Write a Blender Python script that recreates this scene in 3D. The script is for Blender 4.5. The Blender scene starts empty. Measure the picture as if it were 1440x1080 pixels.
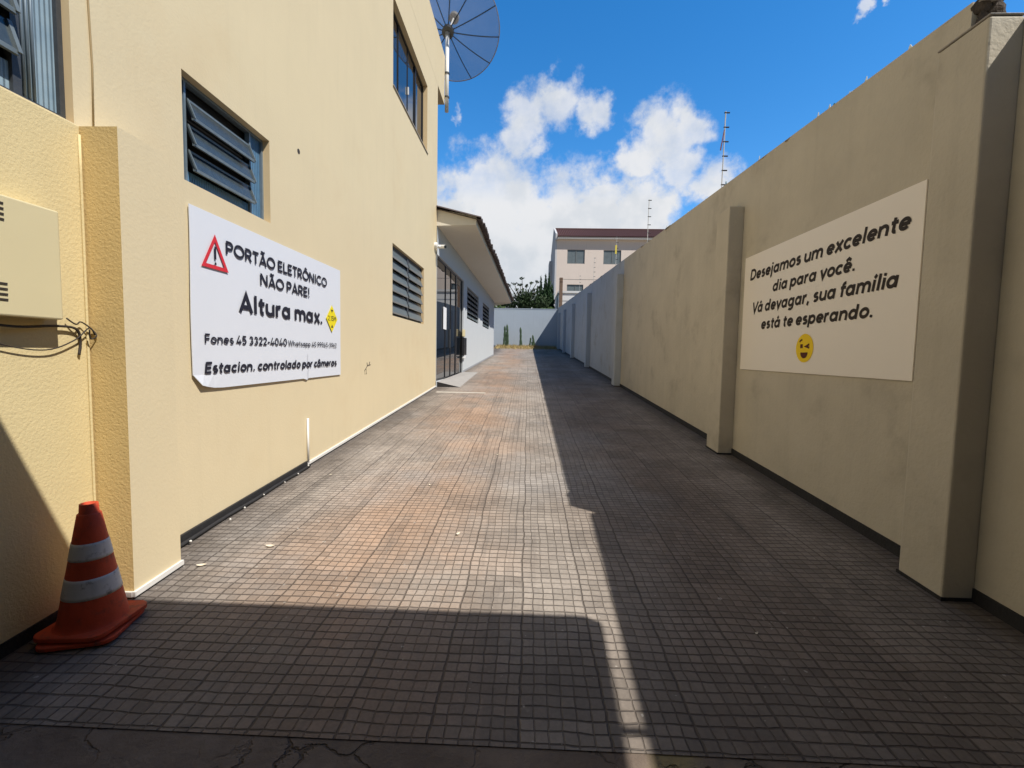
import bpy, bmesh, math, random
from mathutils import Vector, Matrix, noise
R = math.radians
PI = math.pi
random.seed(7)
scene = bpy.context.scene
COL = scene.collection

# ------------------------------------------------------------------ camera
cd = bpy.data.cameras.new('camera')
cam = bpy.data.objects.new('camera', cd)
COL.objects.link(cam)
cd.sensor_width = 36.0
cd.lens = 16.0
cd.clip_start = 0.05
cd.clip_end = 2000.0
cam.matrix_world = Matrix((
    (0.99923343, -0.02111919, 0.03296270, 0.0),
    (0.03428106, 0.06544565, -0.99726710, 0.0),
    (0.01890420, 0.99763262, 0.06611947, 1.6),
    (0, 0, 0, 1)))
scene.camera = cam

# ------------------------------------------------------------------ light
SUN_DIR = Vector((-0.64, 0.40, -1.0)).normalized()      # the way the light travels
sl = bpy.data.lights.new('sun', 'SUN')
sl.energy = 5.0
sl.angle = R(0.53)
sl.color = (1.0, 0.955, 0.88)
sun = bpy.data.objects.new('sun', sl)
COL.objects.link(sun)
sun.location = (12, -8, 20)
sun.rotation_euler = SUN_DIR.to_track_quat('-Z', 'Y').to_euler()
SUN_EL = math.asin(-SUN_DIR.z)
SUN_ROT = math.atan2(-SUN_DIR.x, -SUN_DIR.y)

vs = scene.view_settings
vs.view_transform = 'Standard'
vs.look = 'None'
vs.exposure = 0.16
vs.gamma = 1.0
vs.use_curve_mapping = False


class NT:
    """small node-tree builder"""
    def __init__(s, tree):
        s.t = tree
        s.n = tree.nodes
        s.l = tree.links

    def add(s, typ, **kw):
        nd = s.n.new(typ)
        for k, v in kw.items():
            setattr(nd, k, v)
        return nd

    def put(s, sock, v):
        if isinstance(v, bpy.types.NodeSocket):
            s.l.new(v, sock)
        elif isinstance(v, (tuple, list)) and len(v) == 3 and sock.type == 'RGBA':
            sock.default_value = (v[0], v[1], v[2], 1)
        else:
            sock.default_value = v

    def math(s, op, a, b=None, c=None, clamp=False):
        nd = s.add('ShaderNodeMath', operation=op, use_clamp=clamp)
        for i, v in enumerate((a, b, c)):
            if v is not None:
                s.put(nd.inputs[i], v)
        return nd.outputs[0]

    def vmath(s, op, a, b=None):
        nd = s.add('ShaderNodeVectorMath', operation=op)
        s.put(nd.inputs[0], a)
        if b is not None:
            s.put(nd.inputs[1], b)
        return nd.outputs['Value'] if op in ('DISTANCE', 'DOT_PRODUCT', 'LENGTH') else nd.outputs[0]

    def scale(s, a, f):
        nd = s.add('ShaderNodeVectorMath', operation='SCALE')
        s.put(nd.inputs[0], a)
        s.put(nd.inputs['Scale'], f)
        return nd.outputs[0]

    def mix(s, f, a, b, mode='MIX'):
        nd = s.add('ShaderNodeMix', data_type='RGBA', blend_type=mode)
        s.put(nd.inputs[0], f)
        s.put(nd.inputs[6], a)
        s.put(nd.inputs[7], b)
        return nd.outputs[2]

    def noise(s, vec, scale, detail=4.0, rough=0.55, col=False):
        nd = s.add('ShaderNodeTexNoise')
        if vec is not None:
            s.put(nd.inputs['Vector'], vec)
        nd.inputs['Scale'].default_value = scale
        nd.inputs['Detail'].default_value = detail
        nd.inputs['Roughness'].default_value = rough
        return nd.outputs['Color' if col else 'Fac']

    def step(s, v, a, b):
        nd = s.add('ShaderNodeMapRange', interpolation_type='SMOOTHSTEP')
        s.put(nd.inputs[0], v)
        nd.inputs[1].default_value = a
        nd.inputs[2].default_value = b
        return nd.outputs[0]

    def sep(s, v):
        nd = s.add('ShaderNodeSeparateXYZ')
        s.put(nd.inputs[0], v)
        return nd.outputs

    def comb(s, x, y, z):
        nd = s.add('ShaderNodeCombineXYZ')
        for i, v in enumerate((x, y, z)):
            s.put(nd.inputs[i], v)
        return nd.outputs[0]


# ------------------------------------------------------------------ sky with clouds
world = bpy.data.worlds.new('World')
scene.world = world
world.use_nodes = True
world.node_tree.nodes.clear()
w = NT(world.node_tree)
sky = w.add('ShaderNodeTexSky', sky_type='NISHITA')
sky.sun_disc = False
sky.sun_elevation = SUN_EL
sky.sun_rotation = SUN_ROT
sky.altitude = 700
sky.air_density = 1.0
sky.dust_density = 0.3
sky.ozone_density = 2.0
tc = w.add('ShaderNodeTexCoord')
gdir = tc.outputs['Generated']
hs = w.add('ShaderNodeHueSaturation')
hs.inputs['Saturation'].default_value = 1.38
hs.inputs['Value'].default_value = 1.0
w.put(hs.inputs['Color'], sky.outputs[0])
# brightened down the drive; the unseen rest is dimmed to cut fill light
clear = w.step(w.vmath('DOT_PRODUCT', gdir, Vector((0.2, 0.9, 0.42)).normalized()), 0.45, 0.86)
gain = w.math('MULTIPLY_ADD', clear, 1.36, 0.58)
blue = w.scale(hs.outputs[0], gain)
CLOUDS = [(-0.067, 0.951, 0.301, 0.112), (-0.117, 0.939, 0.324, 0.063), (0.022, 0.97, 0.242, 0.132), (0.138, 0.959, 0.248, 0.121),
          (0.217, 0.934, 0.284, 0.088), (-0.007, 0.983, 0.186, 0.128), (-0.082, 0.982, 0.17, 0.136), (0.084, 0.983, 0.164, 0.149),
          (-0.178, 0.957, 0.229, 0.117), (0.212, 0.958, 0.191, 0.085), (-0.012, 0.894, 0.448, 0.053), (0.047, 0.88, 0.473, 0.047),
          (-0.028, 0.912, 0.41, 0.045), (0.11, 0.886, 0.45, 0.037), (0.005, 0.915, 0.40, 0.030), (0.24, 0.883, 0.404, 0.064),
          (0.284, 0.867, 0.41, 0.04), (0.2, 0.904, 0.378, 0.043), (0.335, 0.884, 0.324, 0.044), (0.278, 0.892, 0.357, 0.045),
          (-0.135, 0.886, 0.444, 0.018), (-0.146, 0.896, 0.418, 0.010), (0.243, 0.782, 0.574, 0.012), (0.488, 0.708, 0.512, 0.014), (0.515, 0.690, 0.512, 0.010),
          (-0.082, 0.938, 0.336, 0.07), (0.06, 0.955, 0.29, 0.075), (0.145, 0.945, 0.295, 0.07)]
wn = w.noise(gdir, 6.5, 7.0, 0.6, True)
wn = w.scale(w.vmath('SUBTRACT', wn, (0.5, 0.5, 0.5)), 0.085)
wn2 = w.scale(w.vmath('SUBTRACT', w.noise(gdir, 19.0, 8.0, 0.62, True), (0.5, 0.5, 0.5)), 0.060)
wd = w.vmath('ADD', w.vmath('ADD', gdir, wn), wn2)
f = None
for (x, y, z, r) in CLOUDS:
    d = w.vmath('DISTANCE', wd, (x, y, z))
    v = w.math('MULTIPLY_ADD', d, -1.0 / r, 1.0)
    f = v if f is None else w.math('SMOOTH_MAX', f, v, 0.18)
det = w.noise(gdir, 21.0, 10.0, 0.60)
gs = w.sep(gdir)
bank = w.math('MULTIPLY', w.step(gs[2], 0.34, 0.13), w.step(gs[0], 0.30, 0.10))
f = w.math('MULTIPLY_ADD', bank, 0.55, f)
f2 = w.math('ADD', f, w.math('MULTIPLY', w.math('SUBTRACT', det, 0.5), 1.7))
dens = w.step(f2, -0.22, 0.52)
# broken cumulus over the rest of the sky, away from the stretch with its own clouds
far = w.noise(gdir, 3.1, 8.0, 0.58)
gs = w.sep(gdir)
away = w.step(gs[1], 0.55, 0.2)
other = w.math('MULTIPLY', w.step(far, 0.60, 0.74), away)
thin = w.math('MULTIPLY_ADD', w.step(w.noise(gdir, 8.0, 6.0, 0.6), 0.35, 0.65), 0.30, 0.68)
dens = w.math('MULTIPLY', dens, w.math('MAXIMUM', thin, w.step(gs[2], 0.42, 0.30)))
dens = w.math('MAXIMUM', dens, other)
shade = w.noise(w.vmath('ADD', gdir, (0.0, 0.0, 0.03)), 14.0, 6.0, 0.55)
core = w.step(f2, 0.25, 1.1)
low = w.step(gs[2], 0.33, 0.10)
cg = w.math('ADD', w.math('MULTIPLY', low, 0.42), w.math('MULTIPLY', w.step(shade, 0.38, 0.66), 0.50), clamp=True)
ccol = w.mix(cg, (7.4, 7.5, 7.7), (5.2, 5.7, 6.3))
skyc = w.mix(dens, blue, ccol)
bg = w.add('ShaderNodeBackground')
bg.inputs['Strength'].default_value = 0.10
w.put(bg.inputs['Color'], skyc)
wo = w.add('ShaderNodeOutputWorld')
w.l.new(bg.outputs[0], wo.inputs[0])

# ------------------------------------------------------------------ materials
MATS = {}


def mat(name, col, rough=0.7, metal=0.0, spec=0.5, var=0.0, vscale=6.0, bump=0.0, bscale=40.0, ior=None, streak=0.0,
        stain=None, second=None):
    if name in MATS:
        return MATS[name]
    m = bpy.data.materials.new(name)
    m.use_nodes = True
    m.node_tree.nodes.clear()
    t = NT(m.node_tree)
    p = t.add('ShaderNodeBsdfPrincipled')
    o = t.add('ShaderNodeOutputMaterial')
    t.l.new(p.outputs[0], o.inputs[0])
    tcn = t.add('ShaderNodeTexCoord')
    oc = tcn.outputs['Object']
    c = col
    if second is not None:        # a second paint, from a given distance on
        y = t.sep(oc)[1]
        c = t.mix(t.step(y, second[0], second[0] + 0.02), col, second[1])
    if var > 0:
        n1 = t.noise(oc, vscale, 6.0, 0.6)
        k = t.math('MULTIPLY_ADD', t.math('SUBTRACT', n1, 0.5), 2 * var, 1.0)
        c = t.mix(1.0, c, t.comb(k, k, k), 'MULTIPLY')
    if streak > 0:
        sc = t.vmath('MULTIPLY', oc, (9.0, 9.0, 0.55))
        n2 = t.noise(sc, 1.0, 5.0, 0.6)
        k = t.math('MULTIPLY_ADD', t.step(n2, 0.50, 0.80), -streak, 1.0)
        c = t.mix(1.0, c, t.comb(k, k, k), 'MULTIPLY')
    if stain is not None:         # (colour, noise scale, amount)
        n3 = t.noise(oc, stain[1], 5.0, 0.65)
        c = t.mix(t.math('MULTIPLY', t.step(n3, 0.52, 0.74), stain[2]), c, stain[0])
    t.put(p.inputs['Base Color'], c)
    p.inputs['Roughness'].default_value = rough
    p.inputs['Metallic'].default_value = metal
    p.inputs['Specular IOR Level'].default_value = spec
    if ior:
        p.inputs['IOR'].default_value = ior
    if bump > 0:
        b = t.add('ShaderNodeBump')
        b.inputs['Strength'].default_value = 1.0
        b.inputs['Distance'].default_value = bump
        t.put(b.inputs['Height'], t.noise(oc, bscale, 5.0, 0.6))
        t.l.new(b.outputs[0], p.inputs['Normal'])
    MATS[name] = m
    return m


BEIGE = (0.66, 0.545, 0.345)
M = {}
M['wall'] = mat('cream_paint', (0.67, 0.565, 0.37), 0.75, var=0.05, vscale=1.4, bump=0.0016, bscale=45, spec=0.25,
                streak=0.035, stain=((0.60, 0.46, 0.27), 0.6, 0.34))
M['reveal'] = mat('shaded_cream_reveal', (0.66, 0.50, 0.29), 0.8, var=0.07, vscale=6, spec=0.2)  # same cream paint, with the dimmer, warmer light put into the colour
M['tan'] = mat('shaded_cream_side', (0.62, 0.455, 0.205), 0.8, var=0.09, vscale=5, bump=0.004, bscale=75, spec=0.2)  # cream paint again, side-face shade and warm bounce mixed into its colour
M['rough_cream'] = mat('rough_cream_plaster', (0.68, 0.56, 0.31), 0.8, var=0.08, vscale=4, bump=0.0032, bscale=60, spec=0.2)
M['bwall'] = mat('beige_boundary_paint', (0.565, 0.510, 0.405), 0.85, var=0.15, vscale=1.9, bump=0.005, bscale=30, spec=0.2,
                 streak=0.06, stain=((0.30, 0.265, 0.205), 1.1, 0.50), second=(13.5, (0.48, 0.51, 0.54)))
M['grey_wall'] = mat('pale_grey_paint', (0.44, 0.50, 0.57), 0.8, var=0.06, vscale=1.5, bump=0.003, bscale=30, spec=0.2, streak=0.10)
M['house'] = mat('white_grey_paint', (0.55, 0.58, 0.60), 0.8, var=0.04, vscale=2.0, bump=0.003, bscale=30, spec=0.2)
M['coping'] = mat('bare_mortar', (0.36, 0.33, 0.29), 0.95, var=0.3, vscale=9, bump=0.02, bscale=18, spec=0.1)
M['masonry'] = mat('broken_masonry', (0.09, 0.075, 0.065), 0.95, var=0.55, vscale=11, bump=0.03, bscale=22, spec=0.1,
                   stain=((0.30, 0.30, 0.29), 5.0, 0.8))
M['skirt'] = mat('black_bitumen', (0.028, 0.027, 0.028), 0.7, var=0.3, vscale=12, bump=0.006, bscale=40, spec=0.3)
M['trim'] = mat('white_trim', (0.74, 0.72, 0.68), 0.55, var=0.10, vscale=14)
M['white_pvc'] = mat('white_pvc', (0.80, 0.80, 0.78), 0.4, var=0.04, vscale=20)
M['steel_blue'] = mat('blue_grey_steel', (0.17, 0.22, 0.26), 0.45, metal=0.2, var=0.25, vscale=20)
M['steel_dark'] = mat('dark_steel', (0.055, 0.060, 0.066), 0.5, metal=0.2, var=0.35, vscale=25, bump=0.001, bscale=90)
M['steel_grey'] = mat('grey_painted_steel', (0.22, 0.22, 0.21), 0.5, metal=0.1, var=0.2, vscale=25)
M['interior'] = mat('dark_interior', (0.02, 0.02, 0.022), 0.9)
M['white'] = mat('white_sheet', (0.69, 0.715, 0.77), 0.45, var=0.02, vscale=3, spec=0.3)
M['cream_sheet'] = mat('warm_white_sheet', (0.93, 0.86, 0.76), 0.5, var=0.02, vscale=3, spec=0.3)
M['ink'] = mat('black_ink', (0.022, 0.022, 0.034), 0.6, spec=0.2)
M['brown_ink'] = mat('brown_ink', (0.040, 0.030, 0.022), 0.6, spec=0.2)
M['red_ink'] = mat('red_ink', (0.62, 0.035, 0.05), 0.6, spec=0.2)
M['yellow_ink'] = mat('yellow_ink', (0.80, 0.66, 0.02), 0.6, spec=0.2)
M['emoji'] = mat('golden_ink', (0.95, 0.66, 0.02), 0.6, spec=0.2, var=0.04, vscale=8)
M['orange'] = mat('orange_rubber', (0.60, 0.078, 0.030), 0.6, var=0.30, vscale=11, spec=0.3, bump=0.0015, bscale=50, streak=0.25, stain=((0.15, 0.055, 0.04), 13.0, 0.75))
M['band'] = mat('white_band', (0.66, 0.65, 0.63), 0.5, var=0.12, vscale=18, spec=0.35, streak=0.2, stain=((0.12, 0.11, 0.10), 21.0, 0.85))
M['soffit'] = mat('cream_soffit', (0.70, 0.66, 0.57), 0.8, var=0.04, vscale=3)
M['fascia'] = mat('cream_fascia', (0.74, 0.69, 0.58), 0.8, var=0.05, vscale=5)
M['tile_dark'] = mat('weathered_roof_tile', (0.07, 0.05, 0.045), 0.85, var=0.4, vscale=12, bump=0.01, bscale=30)
M['tile_red'] = mat('dark_red_roof_tile', (0.075, 0.026, 0.022), 0.85, var=0.35, vscale=3)
M['bldg'] = mat('pale_pink_render', (0.80, 0.69, 0.61), 0.85, var=0.05, vscale=0.6, streak=0.12)
M['bldg_side'] = mat('pale_grey_render', (0.62, 0.62, 0.63), 0.85, var=0.06, vscale=0.6, streak=0.12)
M['brick'] = mat('brown_brick', (0.20, 0.13, 0.09), 0.9, var=0.4, vscale=7)
M['rust'] = mat('rust_red_plate', (0.16, 0.03, 0.03), 0.6, var=0.2, vscale=20)
M['yellow_plate'] = mat('yellow_plate', (0.75, 0.62, 0.10), 0.5, var=0.05, vscale=20)
M['black'] = mat('black_plastic', (0.018, 0.018, 0.02), 0.4)
M['lens'] = mat('black_glass', (0.006, 0.006, 0.008), 0.08)
M['leaf_a'] = mat('dark_leaf', (0.035, 0.060, 0.022), 0.65, var=0.5, vscale=1.2, spec=0.3)
M['leaf_b'] = mat('cypress_leaf', (0.030, 0.068, 0.022), 0.7, var=0.5, vscale=2.0, spec=0.3)
M['leaf_c'] = mat('fresh_leaf', (0.10, 0.16, 0.035), 0.65, var=0.4, vscale=2.0, spec=0.3)
M['bark'] = mat('bark', (0.10, 0.075, 0.055), 0.9, var=0.4, vscale=8)
M['cactus'] = mat('cactus_skin', (0.055, 0.095, 0.050), 0.6, var=0.35, vscale=9)
M['straw'] = mat('dry_straw', (0.46, 0.35, 0.15), 0.85, var=0.35, vscale=5)
M['dry_leaf'] = mat('dry_pale_leaf', (0.70, 0.62, 0.48), 0.8, var=0.15, vscale=30)
M['shard_w'] = mat('clear_glass_shard', (0.60, 0.64, 0.64), 0.15, spec=0.6)
M['shard_g'] = mat('green_glass_shard', (0.03, 0.14, 0.12), 0.12, spec=0.6)
M['concrete'] = mat('pale_concrete', (0.34, 0.32, 0.30), 0.9, var=0.18, vscale=5, bump=0.004, bscale=35)
M['concrete_dark'] = mat('grey_concrete', (0.30, 0.29, 0.28), 0.9, var=0.15, vscale=4)
M['paper'] = mat('white_paper', (0.78, 0.79, 0.80), 0.7)
M['cable'] = mat('grimy_cable', (0.035, 0.026, 0.020), 0.7)
M['earth'] = mat('earth', (0.16, 0.12, 0.075), 0.95, var=0.4, vscale=0.4)
M['window_far'] = mat('curtained_glass', (0.16, 0.19, 0.20), 0.25, var=0.3, vscale=2.0)


def glass_mat(name, col, rough=0.03, ior=1.9):
    m = mat(name, col, rough, spec=0.6, ior=ior)
    return m


M['glass_dark'] = glass_mat('dark_tinted_glass', (0.012, 0.016, 0.022), 0.015, 2.1)
M['glass_wired'] = mat('frosted_wired_glass', (0.10, 0.13, 0.14), 0.28, spec=0.6, var=0.3, vscale=18)


def ribbed_mat(name, ca, cb):
    m = bpy.data.materials.new(name)
    m.use_nodes = True
    m.node_tree.nodes.clear()
    t = NT(m.node_tree)
    p = t.add('ShaderNodeBsdfPrincipled')
    o = t.add('ShaderNodeOutputMaterial')
    t.l.new(p.outputs[0], o.inputs[0])
    oc = t.add('ShaderNodeTexCoord').outputs['Object']
    y = t.sep(oc)[1]
    s = t.math('SINE', t.math('MULTIPLY', y, 2 * PI / 0.026))
    h = t.math('MULTIPLY_ADD', s, 0.5, 0.5)
    n = t.noise(oc, 7.0, 4.0, 0.6)
    c = t.mix(n, ca, cb)
    t.put(p.inputs['Base Color'], c)
    p.inputs['Roughness'].default_value = 0.22
    p.inputs['Specular IOR Level'].default_value = 0.7
    b = t.add('ShaderNodeBump')
    b.inputs['Distance'].default_value = 0.006
    t.put(b.inputs['Height'], h)
    t.l.new(b.outputs[0], p.inputs['Normal'])
    return m


M['ribbed'] = ribbed_mat('ribbed_blue_glass', (0.05, 0.14, 0.27), (0.15, 0.28, 0.40))
M['ribbed_pale'] = ribbed_mat('ribbed_pale_glass', (0.16, 0.25, 0.33), (0.36, 0.46, 0.50))
M['glass_smoked'] = mat('smoked_wired_glass', (0.045, 0.058, 0.064), 0.2, spec=0.6, var=0.5, vscale=22)
M['rim_steel'] = mat('worn_grey_steel', (0.15, 0.18, 0.19), 0.45, metal=0.2, var=0.45, vscale=24)


def dish_mat():
    m = bpy.data.materials.new('dish_wire_mesh')
    m.use_nodes = True
    m.node_tree.nodes.clear()
    t = NT(m.node_tree)
    p = t.add('ShaderNodeBsdfPrincipled')
    p.inputs['Roughness'].default_value = 0.6
    oc = t.add('ShaderNodeTexCoord').outputs['Object']
    n = t.noise(oc, 3.0, 3.0, 0.5)
    t.put(p.inputs['Base Color'], t.mix(n, (0.30, 0.32, 0.40), (0.44, 0.44, 0.50)))
    tr = t.add('ShaderNodeBsdfTransparent')
    mx = t.add('ShaderNodeMixShader')
    mx.inputs[0].default_value = 0.46
    t.l.new(tr.outputs[0], mx.inputs[1])
    t.l.new(p.outputs[0], mx.inputs[2])
    o = t.add('ShaderNodeOutputMaterial')
    t.l.new(mx.outputs[0], o.inputs[0])
    return m


M['dish'] = dish_mat()

SLOPE = 33.0 / 640.0


def paving_mat():
    m = bpy.data.materials.new('grid_paving')
    m.use_nodes = True
    m.node_tree.nodes.clear()
    t = NT(m.node_tree)
    p = t.add('ShaderNodeBsdfPrincipled')
    o = t.add('ShaderNodeOutputMaterial')
    t.l.new(p.outputs[0], o.inputs[0])
    oc = t.add('ShaderNodeTexCoord').outputs['Object']
    wob = t.scale(t.vmath('SUBTRACT', t.noise(oc, 1.6, 3.0, 0.5, True), (0.5, 0.5, 0.5)), 0.05)
    wob2 = t.scale(t.vmath('SUBTRACT', t.noise(oc, 11.0, 2.0, 0.5, True), (0.5, 0.5, 0.5)), 0.016)
    v = t.vmath('ADD', t.vmath('ADD', oc, wob), wob2)
    x, y, z = t.sep(v)
    CELL = 0.0600
    TILE = CELL * 6

    def line(c, size, half):
        fr = t.math('FRACT', t.math('DIVIDE', c, size))
        dd = t.math('MULTIPLY', t.math('SUBTRACT', 0.5, t.math('ABSOLUTE', t.math('SUBTRACT', fr, 0.5))), size)
        return t.step(dd, half, half * 0.35)
    gx = line(x, CELL, 0.0042)
    gy = line(y, CELL, 0.0060)
    tx = line(x, TILE, 0.0075)
    ty = line(y, TILE, 0.0075)
    # joints are partly filled: their darkness varies from place to place
    fill = t.step(t.noise(oc, 2.3, 4.0, 0.6), 0.30, 0.66)
    gxf = t.math('MULTIPLY', gx, t.math('MULTIPLY_ADD', fill, 0.65, 0.10))
    gyf = t.math('MULTIPLY', gy, t.math('MULTIPLY_ADD', t.step(t.noise(oc, 3.1, 4.0, 0.6), 0.28, 0.62), 0.60, 0.40))
    groove = t.math('MAXIMUM', t.math('MAXIMUM', gxf, gyf), t.math('MAXIMUM', t.math('MULTIPLY', tx, 0.85), t.math('MULTIPLY', ty, 0.8)))
    # per cell and per tile tone
    cx = t.math('FLOOR', t.math('DIVIDE', x, CELL))
    cy = t.math('FLOOR', t.math('DIVIDE', y, CELL))
    wn_ = t.add('ShaderNodeTexWhiteNoise', noise_dimensions='2D')
    t.put(wn_.inputs['Vector'], t.comb(cx, cy, 0.0))
    tx_ = t.math('FLOOR', t.math('DIVIDE', x, TILE))
    ty_ = t.math('FLOOR', t.math('DIVIDE', y, TILE))
    wt = t.add('ShaderNodeTexWhiteNoise', noise_dimensions='2D')
    t.put(wt.inputs['Vector'], t.comb(tx_, ty_, 3.0))
    base = t.mix(t.step(t.noise(oc, 0.55, 6.0, 0.65), 0.32, 0.68), (0.245, 0.210, 0.178), (0.355, 0.310, 0.268))
    # clay-coloured wash along the wheel tracks
    xo = t.sep(oc)[0]
    yo = t.sep(oc)[1]
    wv = t.math('MULTIPLY_ADD', t.math('SUBTRACT', t.noise(oc, 0.35, 3.0, 0.5), 0.5), 1.6, xo)
    tr1 = t.step(t.math('ABSOLUTE', t.math('ADD', wv, 1.0)), 1.25, 0.0)
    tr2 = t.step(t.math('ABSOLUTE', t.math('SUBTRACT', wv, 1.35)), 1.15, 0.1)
    blot = t.step(t.noise(oc, 0.8, 6.0, 0.7), 0.25, 0.66)
    clay = t.math('MULTIPLY', tr1, blot)
    stain_shade = t.math('MULTIPLY', tr2, t.step(t.noise(oc, 0.9, 6.0, 0.7), 0.22, 0.60))  # right lane: brown tyre stain, darkened further to imitate shade
    base = t.mix(t.math('MULTIPLY', clay, 0.66), base, (0.43, 0.265, 0.165))
    base = t.mix(t.math('MULTIPLY', stain_shade, 0.68), base, (0.165, 0.118, 0.085))
    # grey worn tiles
    grey = t.step(t.noise(t.vmath('ADD', oc, (7.0, 3.0, 0.0)), 0.7, 4.0, 0.6), 0.52, 0.68)
    base = t.mix(t.math('MULTIPLY', grey, 0.42), base, (0.285, 0.272, 0.262))
    # damp dark dirt by the feet of the walls and in blotches
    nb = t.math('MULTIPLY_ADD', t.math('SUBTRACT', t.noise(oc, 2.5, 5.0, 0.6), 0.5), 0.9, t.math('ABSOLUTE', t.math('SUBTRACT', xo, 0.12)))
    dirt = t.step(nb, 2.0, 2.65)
    spots = t.step(t.noise(oc, 4.5, 4.0, 0.6), 0.64, 0.76)
    near = t.step(yo, 2.9, 1.7)  # grime toward the entrance, deepened to stand in for shade there
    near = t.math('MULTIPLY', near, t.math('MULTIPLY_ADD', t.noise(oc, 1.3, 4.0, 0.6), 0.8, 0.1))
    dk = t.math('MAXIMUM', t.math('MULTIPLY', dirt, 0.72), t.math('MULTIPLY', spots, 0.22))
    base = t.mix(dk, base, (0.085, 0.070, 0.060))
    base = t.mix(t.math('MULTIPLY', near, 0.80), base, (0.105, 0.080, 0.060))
    k = t.math('ADD', t.math('MULTIPLY_ADD', wn_.outputs[0], 0.24, 0.76), t.math('MULTIPLY', wt.outputs[0], 0.24))
    fine = t.math('MULTIPLY_ADD', t.noise(oc, 60.0, 3.0, 0.6), 0.5, 0.75)
    k = t.math('MULTIPLY', k, fine)
    base = t.mix(1.0, base, t.comb(k, k, k), 'MULTIPLY')
    col = t.mix(t.math('MULTIPLY', groove, 0.74), base, (0.045, 0.035, 0.030))
    tyre = t.noise(t.vmath('MULTIPLY', oc, (7.0, 0.35, 1.0)), 1.0, 5.0, 0.65)
    col = t.mix(t.math('MULTIPLY', t.step(tyre, 0.52, 0.72), 0.42), col, (0.10, 0.085, 0.075))
    chip = t.math('MULTIPLY', t.step(t.noise(oc, 17.0, 3.0, 0.6), 0.66, 0.70), t.step(t.noise(oc, 0.9, 3.0, 0.5), 0.5, 0.62))
    col = t.mix(t.math('MULTIPLY', chip, 0.7), col, (0.44, 0.40, 0.35))
    speck = t.step(t.noise(oc, 34.0, 2.0, 0.4), 0.745, 0.775)
    col = t.mix(t.math('MULTIPLY', speck, 0.6), col, (0.5, 0.47, 0.42))
    t.put(p.inputs['Base Color'], col)
    p.inputs['Roughness'].default_value = 0.72
    p.inputs['Specular IOR Level'].default_value = 0.28
    hgt = t.math('SUBTRACT', t.math('MULTIPLY', t.noise(oc, 25.0, 4.0, 0.6), 0.35), t.math('MAXIMUM', t.math('MAXIMUM', gx, gy), t.math('MAXIMUM', tx, ty)))
    hgt = t.math('ADD', hgt, t.math('MULTIPLY', wn_.outputs[0], 0.25))
    b = t.add('ShaderNodeBump')
    b.inputs['Distance'].default_value = 0.006
    t.put(b.inputs['Height'], hgt)
    t.l.new(b.outputs[0], p.inputs['Normal'])
    return m


def apron_mat():
    m = bpy.data.materials.new('cracked_concrete')
    m.use_nodes = True
    m.node_tree.nodes.clear()
    t = NT(m.node_tree)
    p = t.add('ShaderNodeBsdfPrincipled')
    o = t.add('ShaderNodeOutputMaterial')
    t.l.new(p.outputs[0], o.inputs[0])
    oc = t.add('ShaderNodeTexCoord').outputs['Object']
    wv = t.vmath('ADD', oc, t.scale(t.vmath('SUBTRACT', t.noise(oc, 3.0, 5.0, 0.6, True), (0.5, 0.5, 0.5)), 0.35))
    vo = t.add('ShaderNodeTexVoronoi', feature='DISTANCE_TO_EDGE')
    t.put(vo.inputs['Vector'], wv)
    vo.inputs['Scale'].default_value = 2.4
    crack = t.math('MULTIPLY', t.step(vo.outputs['Distance'], 0.022, 0.004), t.step(t.noise(oc, 1.7, 3.0, 0.5), 0.42, 0.58))
    base = t.mix(t.step(t.noise(oc, 3.0, 6.0, 0.65), 0.3, 0.7), (0.15, 0.116, 0.092), (0.22, 0.175, 0.140))
    yel = t.step(t.math('ABSOLUTE', t.math('SUBTRACT', t.sep(wv)[0], 0.60)), 0.16, 0.05)
    base = t.mix(t.math('MULTIPLY', yel, 0.5), base, (0.42, 0.34, 0.14))
    base = t.mix(t.math('MULTIPLY', crack, 0.5), base, (0.035, 0.026, 0.020))
    t.put(p.inputs['Base Color'], base)
    p.inputs['Roughness'].default_value = 0.9
    p.inputs['Specular IOR Level'].default_value = 0.2
    b = t.add('ShaderNodeBump')
    b.inputs['Distance'].default_value = 0.012
    t.put(b.inputs['Height'], t.math('SUBTRACT', t.noise(oc, 14.0, 6.0, 0.65), crack))
    t.l.new(b.outputs[0], p.inputs['Normal'])
    return m


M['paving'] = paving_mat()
M['apron'] = apron_mat()


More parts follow.
